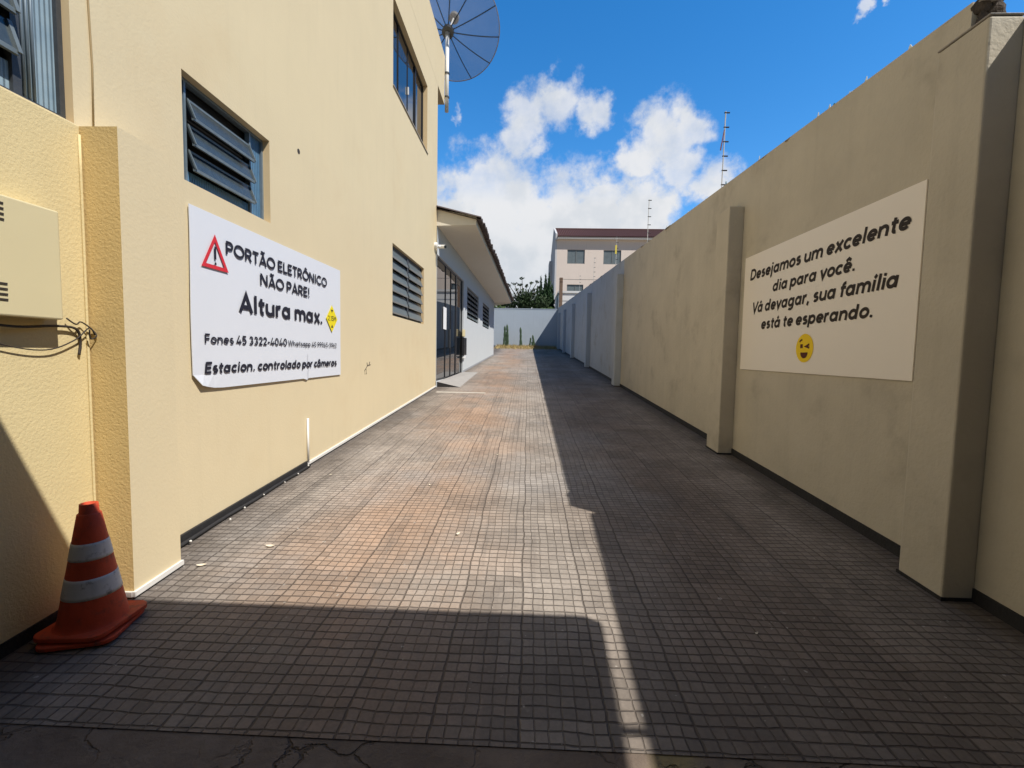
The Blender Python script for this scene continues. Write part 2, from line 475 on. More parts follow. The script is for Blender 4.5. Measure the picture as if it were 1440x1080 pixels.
# ------------------------------------------------------------------ mesh helpers
class MB:
    def __init__(s):
        s.v = []
        s.f = []

    def face(s, *pts):
        i = len(s.v)
        s.v += [tuple(p) for p in pts]
        s.f.append(tuple(range(i, i + len(pts))))

    def hexa(s, p):
        """p: 4 bottom then 4 top corners, counter-clockwise from above"""
        i = len(s.v)
        s.v += [tuple(q) for q in p]
        for q in ((3, 2, 1, 0), (4, 5, 6, 7), (0, 1, 5, 4), (1, 2, 6, 5), (2, 3, 7, 6), (3, 0, 4, 7)):
            s.f.append(tuple(i + k for k in q))

    def box(s, x0, x1, y0, y1, z0, z1):
        s.hexa([(x0, y0, z0), (x1, y0, z0), (x1, y1, z0), (x0, y1, z0), (x0, y0, z1), (x1, y0, z1), (x1, y1, z1), (x0, y1, z1)])

    def slopebox(s, x0, x1, y0, y1, za, zb, k=SLOPE, kt=None):
        """a box whose bottom and top follow the slope of the drive"""
        if kt is None:
            kt = k
        s.hexa([(x0, y0, za + k * y0), (x1, y0, za + k * y0), (x1, y1, za + k * y1), (x0, y1, za + k * y1),
                (x0, y0, zb + kt * y0), (x1, y0, zb + kt * y0), (x1, y1, zb + kt * y1), (x0, y1, zb + kt * y1)])

    def tube(s, pts, r, n=8, r1=None, caps=True):
        pts = [Vector(p) for p in pts]
        rings = []
        up = Vector((0.13, 0.21, 0.97))
        for k, p in enumerate(pts):
            d = (pts[min(k + 1, len(pts) - 1)] - pts[max(k - 1, 0)]).normalized()
            a = d.cross(up)
            if a.length < 1e-3:
                a = d.cross(Vector((1, 0, 0)))
            a.normalize()
            b = d.cross(a)
            rr = r if r1 is None else r + (r1 - r) * k / (len(pts) - 1)
            i = len(s.v)
            for q in range(n):
                t = 2 * PI * q / n
                s.v.append(tuple(p + a * (rr * math.cos(t)) + b * (rr * math.sin(t))))
            rings.append(i)
        for i, j in zip(rings, rings[1:]):
            for q in range(n):
                s.f.append((i + q, j + q, j + (q + 1) % n, i + (q + 1) % n))
        if caps:
            s.f.append(tuple(rings[0] + q for q in range(n)))
            s.f.append(tuple(rings[-1] + q for q in reversed(range(n))))

    def lathe(s, prof, c=(0, 0, 0), n=32):
        c = Vector(c)
        rings = []
        for r, z in prof:
            i = len(s.v)
            for q in range(n):
                t = 2 * PI * q / n
                s.v.append((c.x + r * math.cos(t), c.y + r * math.sin(t), c.z + z))
            rings.append(i)
        for i, j in zip(rings, rings[1:]):
            for q in range(n):
                s.f.append((i + q, i + (q + 1) % n, j + (q + 1) % n, j + q))

    def mesh(s, name):
        me = bpy.data.meshes.new(name)
        me.from_pydata(s.v, [], s.f)
        me.update()
        return me

    def build(s, name, m, parent=None, smooth=False, loc=None, bevel=0.0, fix=True):
        me = s.mesh(name)
        if fix:
            bm = bmesh.new()
            bm.from_mesh(me)
            bmesh.ops.remove_doubles(bm, verts=bm.verts, dist=1e-5)
            bmesh.ops.recalc_face_normals(bm, faces=bm.faces)
            bm.to_mesh(me)
            bm.free()
        me.materials.append(m)
        o = bpy.data.objects.new(name, me)
        COL.objects.link(o)
        if parent is not None:
            o.parent = parent
            # meshes are written in world coordinates: keep them there
            o.matrix_parent_inverse = base_inv(parent)
        if loc is not None:
            o.location = loc
        if smooth:
            for p in me.polygons:
                p.use_smooth = True
        if bevel > 0:
            b = o.modifiers.new('bevel', 'BEVEL')
            b.width = bevel
            b.segments = 2
            b.limit_method = 'ANGLE'
        return o


def base_mat(o):
    if o.parent is None:
        return Matrix.LocRotScale(o.location, o.rotation_euler, o.scale)
    return base_mat(o.parent) @ o.matrix_parent_inverse @ Matrix.LocRotScale(o.location, o.rotation_euler, o.scale)


def base_inv(o):
    return base_mat(o).inverted()


def tag(o, label, cat, group=None):
    o['label'] = label
    o['category'] = cat
    if group:
        o['group'] = group
    return o


def thing(name, label, cat, loc=(0, 0, 0), group=None):
    o = bpy.data.objects.new(name, None)
    o.empty_display_size = 0.1
    COL.objects.link(o)
    o.location = loc
    return tag(o, label, cat, group)


def structure(o):
    o['kind'] = 'structure'
    return o


def holed(mb, X, y0, y1, zf0, z1, holes, depth, xf=None):
    """a wall face at x = X (facing +x) from y0 to y1 with rectangular holes (ya, yb, za, zb); reveals go back by depth"""
    ys = sorted({y0, y1} | {h[0] for h in holes} | {h[1] for h in holes})
    zs = sorted({zf0, z1} | {h[2] for h in holes} | {h[3] for h in holes})
    fx = xf if xf else (lambda y: X)
    for a, b in zip(ys, ys[1:]):
        for c, d in zip(zs, zs[1:]):
            my, mz = (a + b) / 2, (c + d) / 2
            if any(h[0] < my < h[1] and h[2] < mz < h[3] for h in holes):
                continue
            mb.face((fx(a), a, c), (fx(b), b, c), (fx(b), b, d), (fx(a), a, d))
    for (a, b, c, d) in holes:
        mb.face((fx(a), a, c), (fx(a) - depth, a, c), (fx(a) - depth, a, d), (fx(a), a, d))
        mb.face((fx(b), b, c), (fx(b), b, d), (fx(b) - depth, b, d), (fx(b) - depth, b, c))
        mb.face((fx(a), a, c), (fx(b), b, c), (fx(b) - depth, b, c), (fx(a) - depth, a, c))
        mb.face((fx(a), a, d), (fx(a) - depth, a, d), (fx(b) - depth, b, d), (fx(b), b, d))


# ------------------------------------------------------------------ ground
def gz(y):
    return SLOPE * y


mb = MB()
ys = [-400, -20, 43, 400]
for a, b in zip(ys, ys[1:]):
    za, zb = gz(max(-20, min(43, a))), gz(max(-20, min(43, b)))
    mb.face((-400, a, za - 0.012), (400, a, za - 0.012), (400, b, zb - 0.012), (-400, b, zb - 0.012))
structure(mb.build('ground', M['earth'], fix=False))
mb = MB()
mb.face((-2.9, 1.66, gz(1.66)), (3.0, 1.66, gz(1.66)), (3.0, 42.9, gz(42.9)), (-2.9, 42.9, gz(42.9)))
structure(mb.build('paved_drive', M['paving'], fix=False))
mb = MB()
mb.face((-2.9, -8, gz(-8) - 0.004), (3.0, -8, gz(-8) - 0.004), (3.0, 1.70, gz(1.70) - 0.004), (-2.9, 1.70, gz(1.70) - 0.004))
structure(mb.build('entry_apron', M['apron'], fix=False))

# ------------------------------------------------------------------ two-storey building on the left
WX = -2.51
b = thing('two_storey_building', 'tall cream painted two storey building with louvred windows, left of the drive', 'building', (-4, 7.5, 0.3))
W_NEAR = (0.9, 2.498, 2.815, 3.75)
W1 = (3.30, 4.41, 2.815, 3.585)
W2 = (8.39, 10.92, 2.265, 3.585)
W3 = (8.41, 11.17, 6.37, 7.90)
mb = MB()
holed(mb, WX, -1.5, 12.4, -0.5, 8.62, [W_NEAR, W1, W2, W3], 0.14)
mb.face((WX, 12.4, -0.5), (-9, 12.4, -0.5), (-9, 12.4, 8.62), (WX, 12.4, 8.62))
mb.face((WX, -1.5, -0.5), (WX, -1.5, 8.62), (-9, -1.5, 8.62), (-9, -1.5, -0.5))
mb.face((-9, -1.5, -0.5), (-9, -1.5, 8.62), (-9, 12.4, 8.62), (-9, 12.4, -0.5))
wl = mb.build('wall', M['wall'], b, fix=False)
wl.data.materials.append(M['reveal'])
for p in wl.data.polygons:
    if abs(p.normal.y) > 0.9 and WX - 0.2 < p.center.x < WX:
        p.material_index = 1
mb = MB()
mb.box(-9.0, WX, -1.5, 13.35, 8.62, 9.95)
mb.build('parapet', M['wall'], b, bevel=0.01)
# projecting lower wall and pier by the entrance
mb = MB()
mb.box(WX + 0.001, WX + 0.028, -1.5, 2.50, -0.3, 2.80)
mb.build('lower_wall', M['rough_cream'], b, bevel=0.006)
mb = MB()
mb.hexa([(WX + 0.002, 2.50, -0.1), (-2.27, 2.50, -0.1), (-2.27, 2.86, -0.1), (WX + 0.002, 2.86, -0.1),
         (WX + 0.002, 2.50, 2.80), (-2.27, 2.50, 2.80), (-2.27, 2.86, 2.79), (WX + 0.002, 2.86, 2.79)])
pier = mb.build('pier', M['wall'], b)
pier.data.materials.append(M['tan'])
for p in pier.data.polygons:
    if p.normal.y < -0.9:
        p.material_index = 1
# crack/cable up the joint between the two halves
mb = MB()
mb.tube([(WX + 0.006, 2.605 + 0.008 * math.sin(k * 1.7), 2.83 + 0.35 * k) for k in range(17)], 0.005, 6)
mb.build('joint_cord', mat('joint_brown', (0.36, 0.26, 0.13), 0.8), b, smooth=True)
mb = MB()
mb.tube([(WX + 0.036, 2.488, 0.35 + 0.2 * k) for k in range(13)], 0.007, 6)
mb.build('corner_bead', M['rough_cream'], b, smooth=True)
mb = MB()
mb.slopebox(-2.273, -2.255, 2.488, 2.868, 0.015, 0.045)
mb.slopebox(WX + 0.03, -2.273, 2.484, 2.498, 0.015, 0.045)
mb.build('pier_trim', M['trim'], b)
mb = MB()
mb.slopebox(-2.269, -2.262, 2.49, 2.866, -0.02, 0.015)
mb.slopebox(WX, WX + 0.02, 2.88, 5.06, -0.02, 0.07)
mb.slopebox(WX, WX + 0.012, 5.06, 12.36, -0.02, 0.018)
mb.slopebox(WX + 0.028, WX + 0.036, -1.5, 2.48, -0.02, 0.07)
mb.build('skirting', M['skirt'], b)
mb = MB()
mb.slopebox(WX, WX + 0.018, 5.06, 12.38, 0.018, 0.052)
mb.build('white_skirting', M['trim'], b, bevel=0.003)
mb = MB()
mb.tube([(WX + 0.013, 5.085, gz(5.08) + 0.05), (WX + 0.013, 5.085, 0.82)], 0.013, 8)
mb.build('conduit', M['white_pvc'], b, smooth=True)
# scars in the paint
mb = MB()
mb.tube([(WX - 0.02, 4.97, 3.73), (WX + 0.002, 4.97, 3.73)], 0.028, 10)
mb.build('plug_hole', M['cable'], b)
for pts in ([(7.02, 1.24), (7.0, 1.33), (7.06, 1.37), (7.2, 1.385)], [(7.06, 1.37), (7.04, 1.42)], [(7.13, 1.38), (7.17, 1.43)],
            [(7.0, 1.33), (6.94, 1.30), (6.96, 1.24)]):
    mb = MB()
    mb.tube([(WX + 0.001, y, z) for y, z in pts], 0.006, 5)
    mb.build('paint_crack', M['cable'], b)


def bars(mb, X, y0, y1, z0, z1, t, d):
    """four frame bars just inside the opening"""
    mb.box(X - d, X, y0, y0 + t, z0, z1)
    mb.box(X - d, X, y1 - t, y1, z0, z1)
    mb.box(X - d, X, y0 + t, y1 - t, z0, z0 + t)
    mb.box(X - d, X, y0 + t, y1 - t, z1 - t, z1)


def slat(mb, X, y0, y1, zc, h, out, t=0.006):
    """one louvre blade, its foot swung outwards"""
    a = (X, zc + h / 2)
    c = (X + out, zc - h / 2)
    mb.hexa([(c[0] - t, y0, c[1]), (c[0] + t, y0, c[1]), (c[0] + t, y1, c[1]), (c[0] - t, y1, c[1]),
             (a[0] - t, y0, a[1]), (a[0] + t, y0, a[1]), (a[0] + t, y1, a[1]), (a[0] - t, y1, a[1])])


def back_pane(win, y0, y1, z0, z1, X):
    mb = MB()
    mb.box(X - 0.03, X, y0, y1, z0, z1)
    return mb.build('dark_room', M['interior'], win)


def sub(name, parent, loc):
    o = bpy.data.objects.new(name, None)
    o.empty_display_size = 0.1
    COL.objects.link(o)
    o.parent = parent
    o.matrix_parent_inverse = base_inv(parent)
    o.location = loc
    return o


# small blue louvre window over the sign
def frame_part(name, b, m, fn, label=None):
    mb = MB()
    fn(mb)
    o = mb.build(name, m, b)
    if label:
        o['label'] = label
    return o


y0, y1, z0, z1 = W1
XF = WX - 0.065
win = frame_part('window', b, M['steel_blue'], lambda m: (bars(m, XF, y0, y1, z0, z1, 0.022, 0.05),
                 m.box(XF - 0.045, XF - 0.002, 3.405, 3.425, z0 + 0.022, z1 - 0.022),
                 m.box(XF - 0.045, XF - 0.002, 4.20, 4.22, z0 + 0.022, z1 - 0.022)), 'small louvred window with ribbed blue glass')
mb = MB()
mb.box(XF - 0.03, XF - 0.022, y0 + 0.022, 3.405, z0 + 0.022, z1 - 0.022)
mb.box(XF - 0.03, XF - 0.022, 3.425, 4.20, z0 + 0.022, z0 + 0.115)
mb.box(XF - 0.03, XF - 0.022, 4.22, y1 - 0.022, z0 + 0.022, z1 - 0.022)
mb.build('ribbed_glass', M['ribbed'], win)
mb = MB()
for k in range(3):
    zc = 2.815 + 0.195 + 0.185 * k
    slat(mb, XF - 0.01, 3.43, 4.195, zc, 0.14, 0.055)
mb.build('louvre', M['glass_smoked'], win)
mb = MB()
for k in range(3):
    zc = 2.815 + 0.195 + 0.185 * k
    mb.box(XF + 0.036, XF + 0.054, 3.43, 4.195, zc - 0.086, zc - 0.064)
    mb.box(XF - 0.016, XF + 0.002, 3.43, 4.195, zc + 0.058, zc + 0.074)
    for yy in (3.43, 4.185):
        slat(mb, XF - 0.003, yy, yy + 0.012, zc, 0.145, 0.058, 0.010)
mb.build('louvre_frame', M['rim_steel'], win)
back_pane(win, y0, y1, z0, z1, WX - 0.15)

# wide two-column louvre window
y0, y1, z0, z1 = W2
ym = 9.62
win = frame_part('window', b, M['steel_dark'], lambda m: (bars(m, XF, y0, y1, z0, z1, 0.045, 0.05),
                 m.box(XF - 0.045, XF + 0.02, ym - 0.06, ym + 0.06, z0 + 0.045, z1 - 0.045)), 'wide louvred window in two columns of grey blades')
mb = MB()
mf = MB()
for (a, c) in ((y0 + 0.05, ym - 0.065), (ym + 0.065, y1 - 0.05)):
    for k in range(6):
        zc = z0 + 0.17 + 0.205 * k
        slat(mb, XF - 0.02, a, c, zc, 0.18, 0.06)
        mf.box(XF + 0.030, XF + 0.052, a, c, zc - 0.120, zc - 0.090)
mb.build('louvre', M['glass_wired'], win)
mf.build('louvre_frame', M['steel_grey'], win)
back_pane(win, y0, y1, z0, z1, WX - 0.15)

# near upper window with ribbed glass, cut by the left edge of the picture
y0, y1, z0, z1 = W_NEAR
XN = WX - 0.045
win = frame_part('window', b, M['steel_dark'], lambda m: (bars(m, XN, y0, y1, z0, z1, 0.028, 0.05),
                 m.box(XN - 0.045, XN - 0.002, 2.245, 2.285, z0 + 0.028, z1 - 0.028)), 'large louvred window beside tall ribbed blue panes')
mb = MB()
mb.box(XN - 0.03, XN - 0.022, 2.285, y1 - 0.028, z0 + 0.028, z1 - 0.028)
mb.box(XN - 0.03, XN - 0.022, y0 + 0.028, 2.245, z0 + 0.028, z0 + 0.17)
mb.build('ribbed_glass', M['ribbed_pale'], win)
mb = MB()
for yy in (2.305, 2.328, 2.352):
    mb.tube([(XN - 0.012, yy, z0 + 0.03), (XN - 0.012, yy, z1 - 0.03)], 0.007, 8)
mb.build('glazing_bead', M['steel_blue'], win, smooth=True)
mb = MB()
mf = MB()
for k in range(4):
    zc = z0 + 0.28 + 0.19 * k
    slat(mb, XN - 0.01, y0 + 0.03, 2.235, zc, 0.15, 0.05)
    mf.box(XN + 0.030, XN + 0.050, y0 + 0.03, 2.235, zc - 0.090, zc - 0.068)
    slat(mf, XN - 0.003, 2.225, 2.245, zc, 0.155, 0.052, 0.010)
mb.build('louvre', M['glass_smoked'], win)
mf.build('louvre_frame', M['rim_steel'], win)
back_pane(win, y0, y1, z0, z1, WX - 0.15)

# sliding window on the upper floor
y0, y1, z0, z1 = W3
XU = WX - 0.10
win = frame_part('window', b, M['black'], lambda m: (bars(m, XU, y0, y1, z0, z1, 0.04, 0.05),
                 m.box(XU - 0.045, XU - 0.004, 9.10, 9.115, z0 + .04, z1 - .04),
                 m.box(XU - 0.045, XU - 0.004, 9.78, 9.80, z0 + .04, z1 - .04),
                 m.box(XU - 0.045, XU + 0.012, 10.36, 10.42, z0 + .04, z1 - .04)), 'upper sliding window of dark mirror-like glass')
mb = MB()
for (a, c, dx) in ((y0 + .04, 9.10, 0), (9.115, 9.78, 0.006), (9.80, 10.36, 0.006), (10.42, y1 - .04, 0)):
    mb.box(XU - 0.03 + dx, XU - 0.022 + dx, a, c, z0 + .04, z1 - .04)
mb.build('glass', M['glass_dark'], win)
mb = MB()
mb.box(XU - 0.004, XU + 0.018, 9.775, 9.80, 6.95, 7.10)
mb.build('latch', M['white_pvc'], win)
back_pane(win, y0, y1, z0, z1, WX - 0.145)
mb = MB()
mb.box(WX - 0.1, WX + 0.02, y0 - 0.02, y1 + 0.05, z0 - 0.02, z0 - 0.002)
mb.build('window_sill', M['coping'], win)

# ------------------------------------------------------------------ stroke lettering
HW = 0.085


def arc(cx, cy, rx, ry, a0, a1, n=None):
    n = n or max(6, int(abs(a1 - a0) / 12))
    return [(cx + rx * math.cos(R(a0 + (a1 - a0) * k / n)), cy + ry * math.sin(R(a0 + (a1 - a0) * k / n))) for k in range(n + 1)]


def oval(cx, cy, rx, ry):
    return arc(cx, cy, rx, ry, 0, 360, 28)


X_ = 0.70
BOWL = oval(0.315, 0.35, 0.235, 0.265)
ARCH = [(0.09, 0.0), (0.09, X_)]
ACU = [(0.27, 0.80), (0.40, 0.98)]
CIR = [(0.13, 0.80), (0.315, 0.95), (0.50, 0.80)]
GL = {
    'a': (0.74, [BOWL, [(0.57, 0), (0.57, X_)]]),
    'b': (0.72, [[(0.09, 0), (0.09, 1)], oval(0.36, 0.35, 0.235, 0.265)]),
    'c': (0.60, [arc(0.33, 0.35, 0.245, 0.265, 42, 318)]),
    'd': (0.74, [BOWL, [(0.57, 0), (0.57, 1)]]),
    'e': (0.66, [arc(0.325, 0.35, 0.24, 0.265, 0, 318), [(0.09, 0.345), (0.60, 0.345)]]),
    'f': (0.44, [[(0.19, 0), (0.19, 0.75)] + arc(0.36, 0.75, 0.17, 0.165, 180, 80)[1:], [(0.03, 0.62), (0.42, 0.62)]]),
    'g': (0.74, [BOWL, [(0.57, X_), (0.57, -0.02)] + arc(0.33, -0.02, 0.24, 0.19, 0, -140)[1:]]),
    'h': (0.68, [[(0.09, 0), (0.09, 1)], arc(0.325, 0.38, 0.225, 0.235, 180, 0) + [(0.55, 0)]]),
    'i': (0.28, [[(0.13, 0), (0.13, X_)], [(0.13, 0.80), (0.13, 0.97)]]),
    'j': (0.28, [[(0.13, X_), (0.13, -0.08)] + arc(0.0, -0.08, 0.13, 0.13, 0, -80)[1:], [(0.13, 0.80), (0.13, 0.97)]]),
    'l': (0.27, [[(0.13, 0), (0.13, 1)]]),
    'm': (1.02, [[(0.09, 0), (0.09, X_)], arc(0.30, 0.40, 0.20, 0.215, 180, 0) + [(0.50, 0)], arc(0.71, 0.40, 0.20, 0.215, 180, 0) + [(0.91, 0)]]),
    'n': (0.68, [[(0.09, 0), (0.09, X_)], arc(0.325, 0.38, 0.225, 0.235, 180, 0) + [(0.55, 0)]]),
    'o': (0.68, [oval(0.335, 0.35, 0.25, 0.265)]),
    'p': (0.72, [[(0.09, -0.26), (0.09, X_)], oval(0.36, 0.35, 0.235, 0.265)]),
    'r': (0.45, [[(0.09, 0), (0.09, X_)], arc(0.30, 0.40, 0.20, 0.215, 180, 70)]),
    's': (0.54, [arc(0.265, 0.49, 0.155, 0.125, 35, 270) + arc(0.265, 0.225, 0.17, 0.14, 90, -145)[1:]]),
    't': (0.45, [[(0.2, 0.90), (0.2, 0.20)] + arc(0.33, 0.20, 0.13, 0.12, 180, 280)[1:], [(0.03, 0.62), (0.41, 0.62)]]),
    'u': (0.68, [[(0.09, X_), (0.09, 0.32)] + arc(0.32, 0.32, 0.23, 0.235, 180, 360)[1:], [(0.55, 0), (0.55, X_)]]),
    'v': (0.62, [[(0.06, X_), (0.31, 0.04), (0.56, X_)]]),
    'x': (0.62, [[(0.07, 0), (0.55, X_)], [(0.07, X_), (0.55, 0)]]),
    'P': (0.68, [[(0.1, 0), (0.1, 1)], [(0.1, 0.915), (0.38, 0.915)] + arc(0.38, 0.67, 0.215, 0.245, 90, -90)[1:] + [(0.1, 0.425)]]),
    'R': (0.72, [[(0.1, 0), (0.1, 1)], [(0.1, 0.915), (0.38, 0.915)] + arc(0.38, 0.67, 0.215, 0.245, 90, -90)[1:] + [(0.1, 0.425)], [(0.34, 0.42), (0.62, 0)]]),
    'O': (1.0, [oval(0.50, 0.5, 0.42, 0.42)]),
    'T': (0.66, [[(0.02, 0.915), (0.64, 0.915)], [(0.33, 0.9), (0.33, 0)]]),
    'A': (0.82, [[(0.06, 0), (0.41, 0.95), (0.76, 0)], [(0.18, 0.28), (0.64, 0.28)]]),
    'E': (0.64, [[(0.1, 0), (0.1, 1)], [(0.1, 0.915), (0.58, 0.915)], [(0.1, 0.5), (0.54, 0.5)], [(0.1, 0.085), (0.58, 0.085)]]),
    'L': (0.58, [[(0.1, 1), (0.1, 0)], [(0.1, 0.085), (0.54, 0.085)]]),
    'N': (0.86, [[(0.1, 0), (0.1, 1)], [(0.12, 0.96), (0.72, 0.04)], [(0.74, 0), (0.74, 1)]]),
    'I': (0.32, [[(0.16, 0), (0.16, 1)]]),
    'C': (0.86, [arc(0.49, 0.5, 0.41, 0.42, 45, 315)]),
    'F': (0.60, [[(0.1, 0), (0.1, 1)], [(0.1, 0.915), (0.56, 0.915)], [(0.1, 0.48), (0.51, 0.48)]]),
    'W': (1.16, [[(0.05, 1), (0.31, 0.05), (0.57, 0.95), (0.83, 0.05), (1.09, 1)]]),
    'D': (0.84, [[(0.1, 0), (0.1, 1)], [(0.1, 0.915), (0.33, 0.915)] + arc(0.33, 0.5, 0.40, 0.415, 90, -90)[1:] + [(0.1, 0.085)]]),
    'V': (0.78, [[(0.04, 1), (0.39, 0.05), (0.74, 1)]]),
    'M': (0.98, [[(0.1, 0), (0.1, 1)], [(0.12, 0.95), (0.48, 0.35), (0.84, 0.95)], [(0.86, 1), (0.86, 0)]]),
    '0': (0.70, [oval(0.34, 0.5, 0.25, 0.415)]),
    '1': (0.42, [[(0.04, 0.78), (0.24, 0.93)], [(0.26, 0), (0.26, 1)]]),
    '2': (0.64, [arc(0.31, 0.68, 0.22, 0.235, 165, -35) + [(0.10, 0.10)], [(0.06, 0.085), (0.57, 0.085)]]),
    '3': (0.64, [arc(0.30, 0.71, 0.20, 0.205, 150, -90), arc(0.30, 0.29, 0.225, 0.215, 90, -150)]),
    '4': (0.70, [[(0.47, 0), (0.47, 0.55)], [(0.40, 1), (0.08, 0.24), (0.66, 0.24)]]),
    '5': (0.64, [[(0.54, 0.915), (0.15, 0.915), (0.13, 0.56)] + arc(0.29, 0.32, 0.235, 0.25, 110, -150)]),
    '6': (0.66, [oval(0.33, 0.31, 0.23, 0.23), arc(0.62, 0.34, 0.52, 0.6, 180, 110)]),
    '9': (0.66, [oval(0.33, 0.69, 0.23, 0.23), arc(0.04, 0.66, 0.52, 0.6, 0, -70)]),
    '.': (0.28, [[(0.13, 0), (0.13, 0.17)]]),
    ',': (0.28, [[(0.15, 0.15), (0.08, -0.14)]]),
    '!': (0.30, [[(0.15, 1), (0.15, 0.30)], [(0.15, 0), (0.15, 0.17)]]),
    '-': (0.42, [[(0.05, 0.37), (0.37, 0.37)]]),
    ' ': (0.30, []),
}


def acc(base, strokes, dy=0.0, dx=0.0):
    adv, st = GL[base]
    return (adv, st + [[(x + dx, y + dy) for x, y in s] for s in strokes])


TIL = [(0.16, 1.10), (0.28, 1.18), (0.44, 1.10), (0.58, 1.19)]
GL['Ã'] = acc('A', [TIL], 0, 0.04)
GL['Ô'] = acc('O', [[(0.32, 1.08), (0.50, 1.22), (0.68, 1.08)]])
GL['â'] = acc('a', [CIR])
GL['á'] = acc('a', [ACU])
GL['ê'] = acc('e', [CIR])
GL['í'] = (0.28, [[(0.13, 0), (0.13, X_)], [(0.10, 0.80), (0.22, 0.98)]])


def ribbon(mb, pts, hw, place, lift):
    closed = len(pts) > 3 and abs(pts[0][0] - pts[-1][0]) < 1e-6 and abs(pts[0][1] - pts[-1][1]) < 1e-6
    n = len(pts)
    Ls, Rs = [], []
    for k in range(n):
        if closed:
            a = pts[k - 1] if k > 0 else pts[-2]
            c = pts[k + 1] if k < n - 1 else pts[1]
        else:
            a = pts[max(k - 1, 0)]
            c = pts[min(k + 1, n - 1)]
        p = pts[k]
        d1 = Vector((p[0] - a[0], p[1] - a[1]))
        d2 = Vector((c[0] - p[0], c[1] - p[1]))
        if d1.length < 1e-9:
            d1 = d2
        if d2.length < 1e-9:
            d2 = d1
        d1.normalize()
        d2.normalize()
        n1 = Vector((-d1.y, d1.x))
        n2 = Vector((-d2.y, d2.x))
        mt = (n1 + n2)
        mt.normalize()
        ln = hw / max(0.35, mt.dot(n1))
        Ls.append((p[0] + mt.x * ln, p[1] + mt.y * ln))
        Rs.append((p[0] - mt.x * ln, p[1] - mt.y * ln))
    for k in range(n - 1):
        mb.face(place(Rs[k], lift), place(Rs[k + 1], lift), place(Ls[k + 1], lift), place(Ls[k], lift))


def lettering(sign, text, u0, u1, base, cap, to3d, m, shear=0.0, weight=1.0, name='lettering'):
    """one line of writing between u0 and u1 on a sign; to3d(u, v, lift) gives the point"""
    strokes = []
    x = 0.0
    for wi, word in enumerate(text.split(' ')):
        for ch in word:
            adv, st = GL[ch]
            strokes += [(wi, [(px + x, py) for px, py in s]) for s in st]
            x += adv + 0.035
        x += 0.26
    sx = (u1 - u0) / (x - 0.34)
    for wi in range(len(text.split(' '))):        # every word a part of the sign
        mb = MB()
        for i, (wj, s) in enumerate(strokes):
            if wj != wi:
                continue
            pts = [(u0 + px * sx + shear * py * cap, base + py * cap) for px, py in s]
            ribbon(mb, pts, HW * weight * (sx + cap) / 2, lambda q, l: to3d(q[0], q[1], l), 0.0012 + 0.00012 * (i % 9))
        mb.build(name, m, sign, fix=False)


# ------------------------------------------------------------------ sign on the building
sg = thing('warning_sign', 'white sheet sign about the electronic gate with a red warning triangle and yellow diamond', 'sign', (WX, 4.65, 1.9))
SX = WX + 0.022
mb = MB()
NY, NZ = 24, 12
ya, yb, za, zb = 3.31, 6.00, 1.28, 2.65


def sheet(y, z):
    u = (y - ya) / (yb - ya)
    v = (z - za) / (zb - za)
    curl = max(0, 1 - u / 0.10) * max(0, 1 - v / 0.085)
    dx = 0.018 * curl + 0.0015 * math.sin(u * 5) * (1 - v) + 0.003 * max(0, 1 - u / 0.08) * (1 - abs(v - .3))
    yy = y + 0.07 * curl * curl + 0.006 * max(0, 1 - u * 18) * math.sin(v * 6 + 2.6)
    zz = z + 0.035 * curl - (0.018 if abs(u - 0.655) < 0.001 and v < 0.01 else 0)
    return (SX - 0.004 + dx, yy, zz)


ylist = sorted([ya + (yb - ya) * k / NY for k in range(NY + 1)] + [ya + (yb - ya) * 0.655])
for k in range(len(ylist) - 1):
    for j in range(NZ):
        za_, zb_ = za + (zb - za) * j / NZ, za + (zb - za) * (j + 1) / NZ
        mb.face(sheet(ylist[k], za_), sheet(ylist[k + 1], za_), sheet(ylist[k + 1], zb_), sheet(ylist[k], zb_))
sh = mb.build('sheet', M['white'], sg)
so = sh.modifiers.new('thick', 'SOLIDIFY')
so.thickness = 0.006
so.offset = -1 if sh.data.polygons[0].normal.x > 0 else 1


def left3d(u, v, l):
    return (SX + l + 0.004, u, v)


lettering(sg, 'PORTÃO ELETRÔNICO', 3.70, 5.575, 2.372, 0.107, left3d, M['ink'], 0, 1.0)
lettering(sg, 'NÃO PARE!', 4.175, 5.13, 2.192, 0.108, left3d, M['ink'], 0, 1.0)
lettering(sg, 'Altura max.', 3.86, 5.45, 1.917, 0.165, left3d, M['ink'], 0, 1.12)
lettering(sg, 'Fones 45 3322-4040', 3.43, 4.63, 1.637, 0.075, left3d, M['ink'], 0, 0.95)
lettering(sg, 'Whatsapp 45 99945-3962', 4.655, 5.85, 1.638, 0.058, left3d, M['ink'], 0, 0.8)
lettering(sg, 'Estacion. controlado por câmeras', 3.42, 5.845, 1.403, 0.088, left3d, M['ink'], 0.16, 1.15)
# warning triangle
mb = MB()
tri = [(3.572, 2.495), (3.415, 2.224), (3.730, 2.222)]
cxy = (sum(p[0] for p in tri) / 3, sum(p[1] for p in tri) / 3)
inn = [(cxy[0] + (p[0] - cxy[0]) * 0.68, cxy[1] + (p[1] - cxy[1]) * 0.68) for p in tri]
for k in range(3):
    p, q = tri[k], tri[(k + 1) % 3]
    p2, q2 = inn[k], inn[(k + 1) % 3]
    mb.face(left3d(p[0], p[1], .002), left3d(q[0], q[1], .002), left3d(q2[0], q2[1], .002), left3d(p2[0], p2[1], .002))
mb.build('warning_triangle', M['red_ink'], sg, fix=False)
mb = MB()
ribbon(mb, [(3.573, 2.40), (3.573, 2.30)], 0.011, lambda q, l: left3d(q[0], q[1], l), 0.002)
ribbon(mb, [(3.573, 2.277), (3.573, 2.257)], 0.011, lambda q, l: left3d(q[0], q[1], l), 0.002)
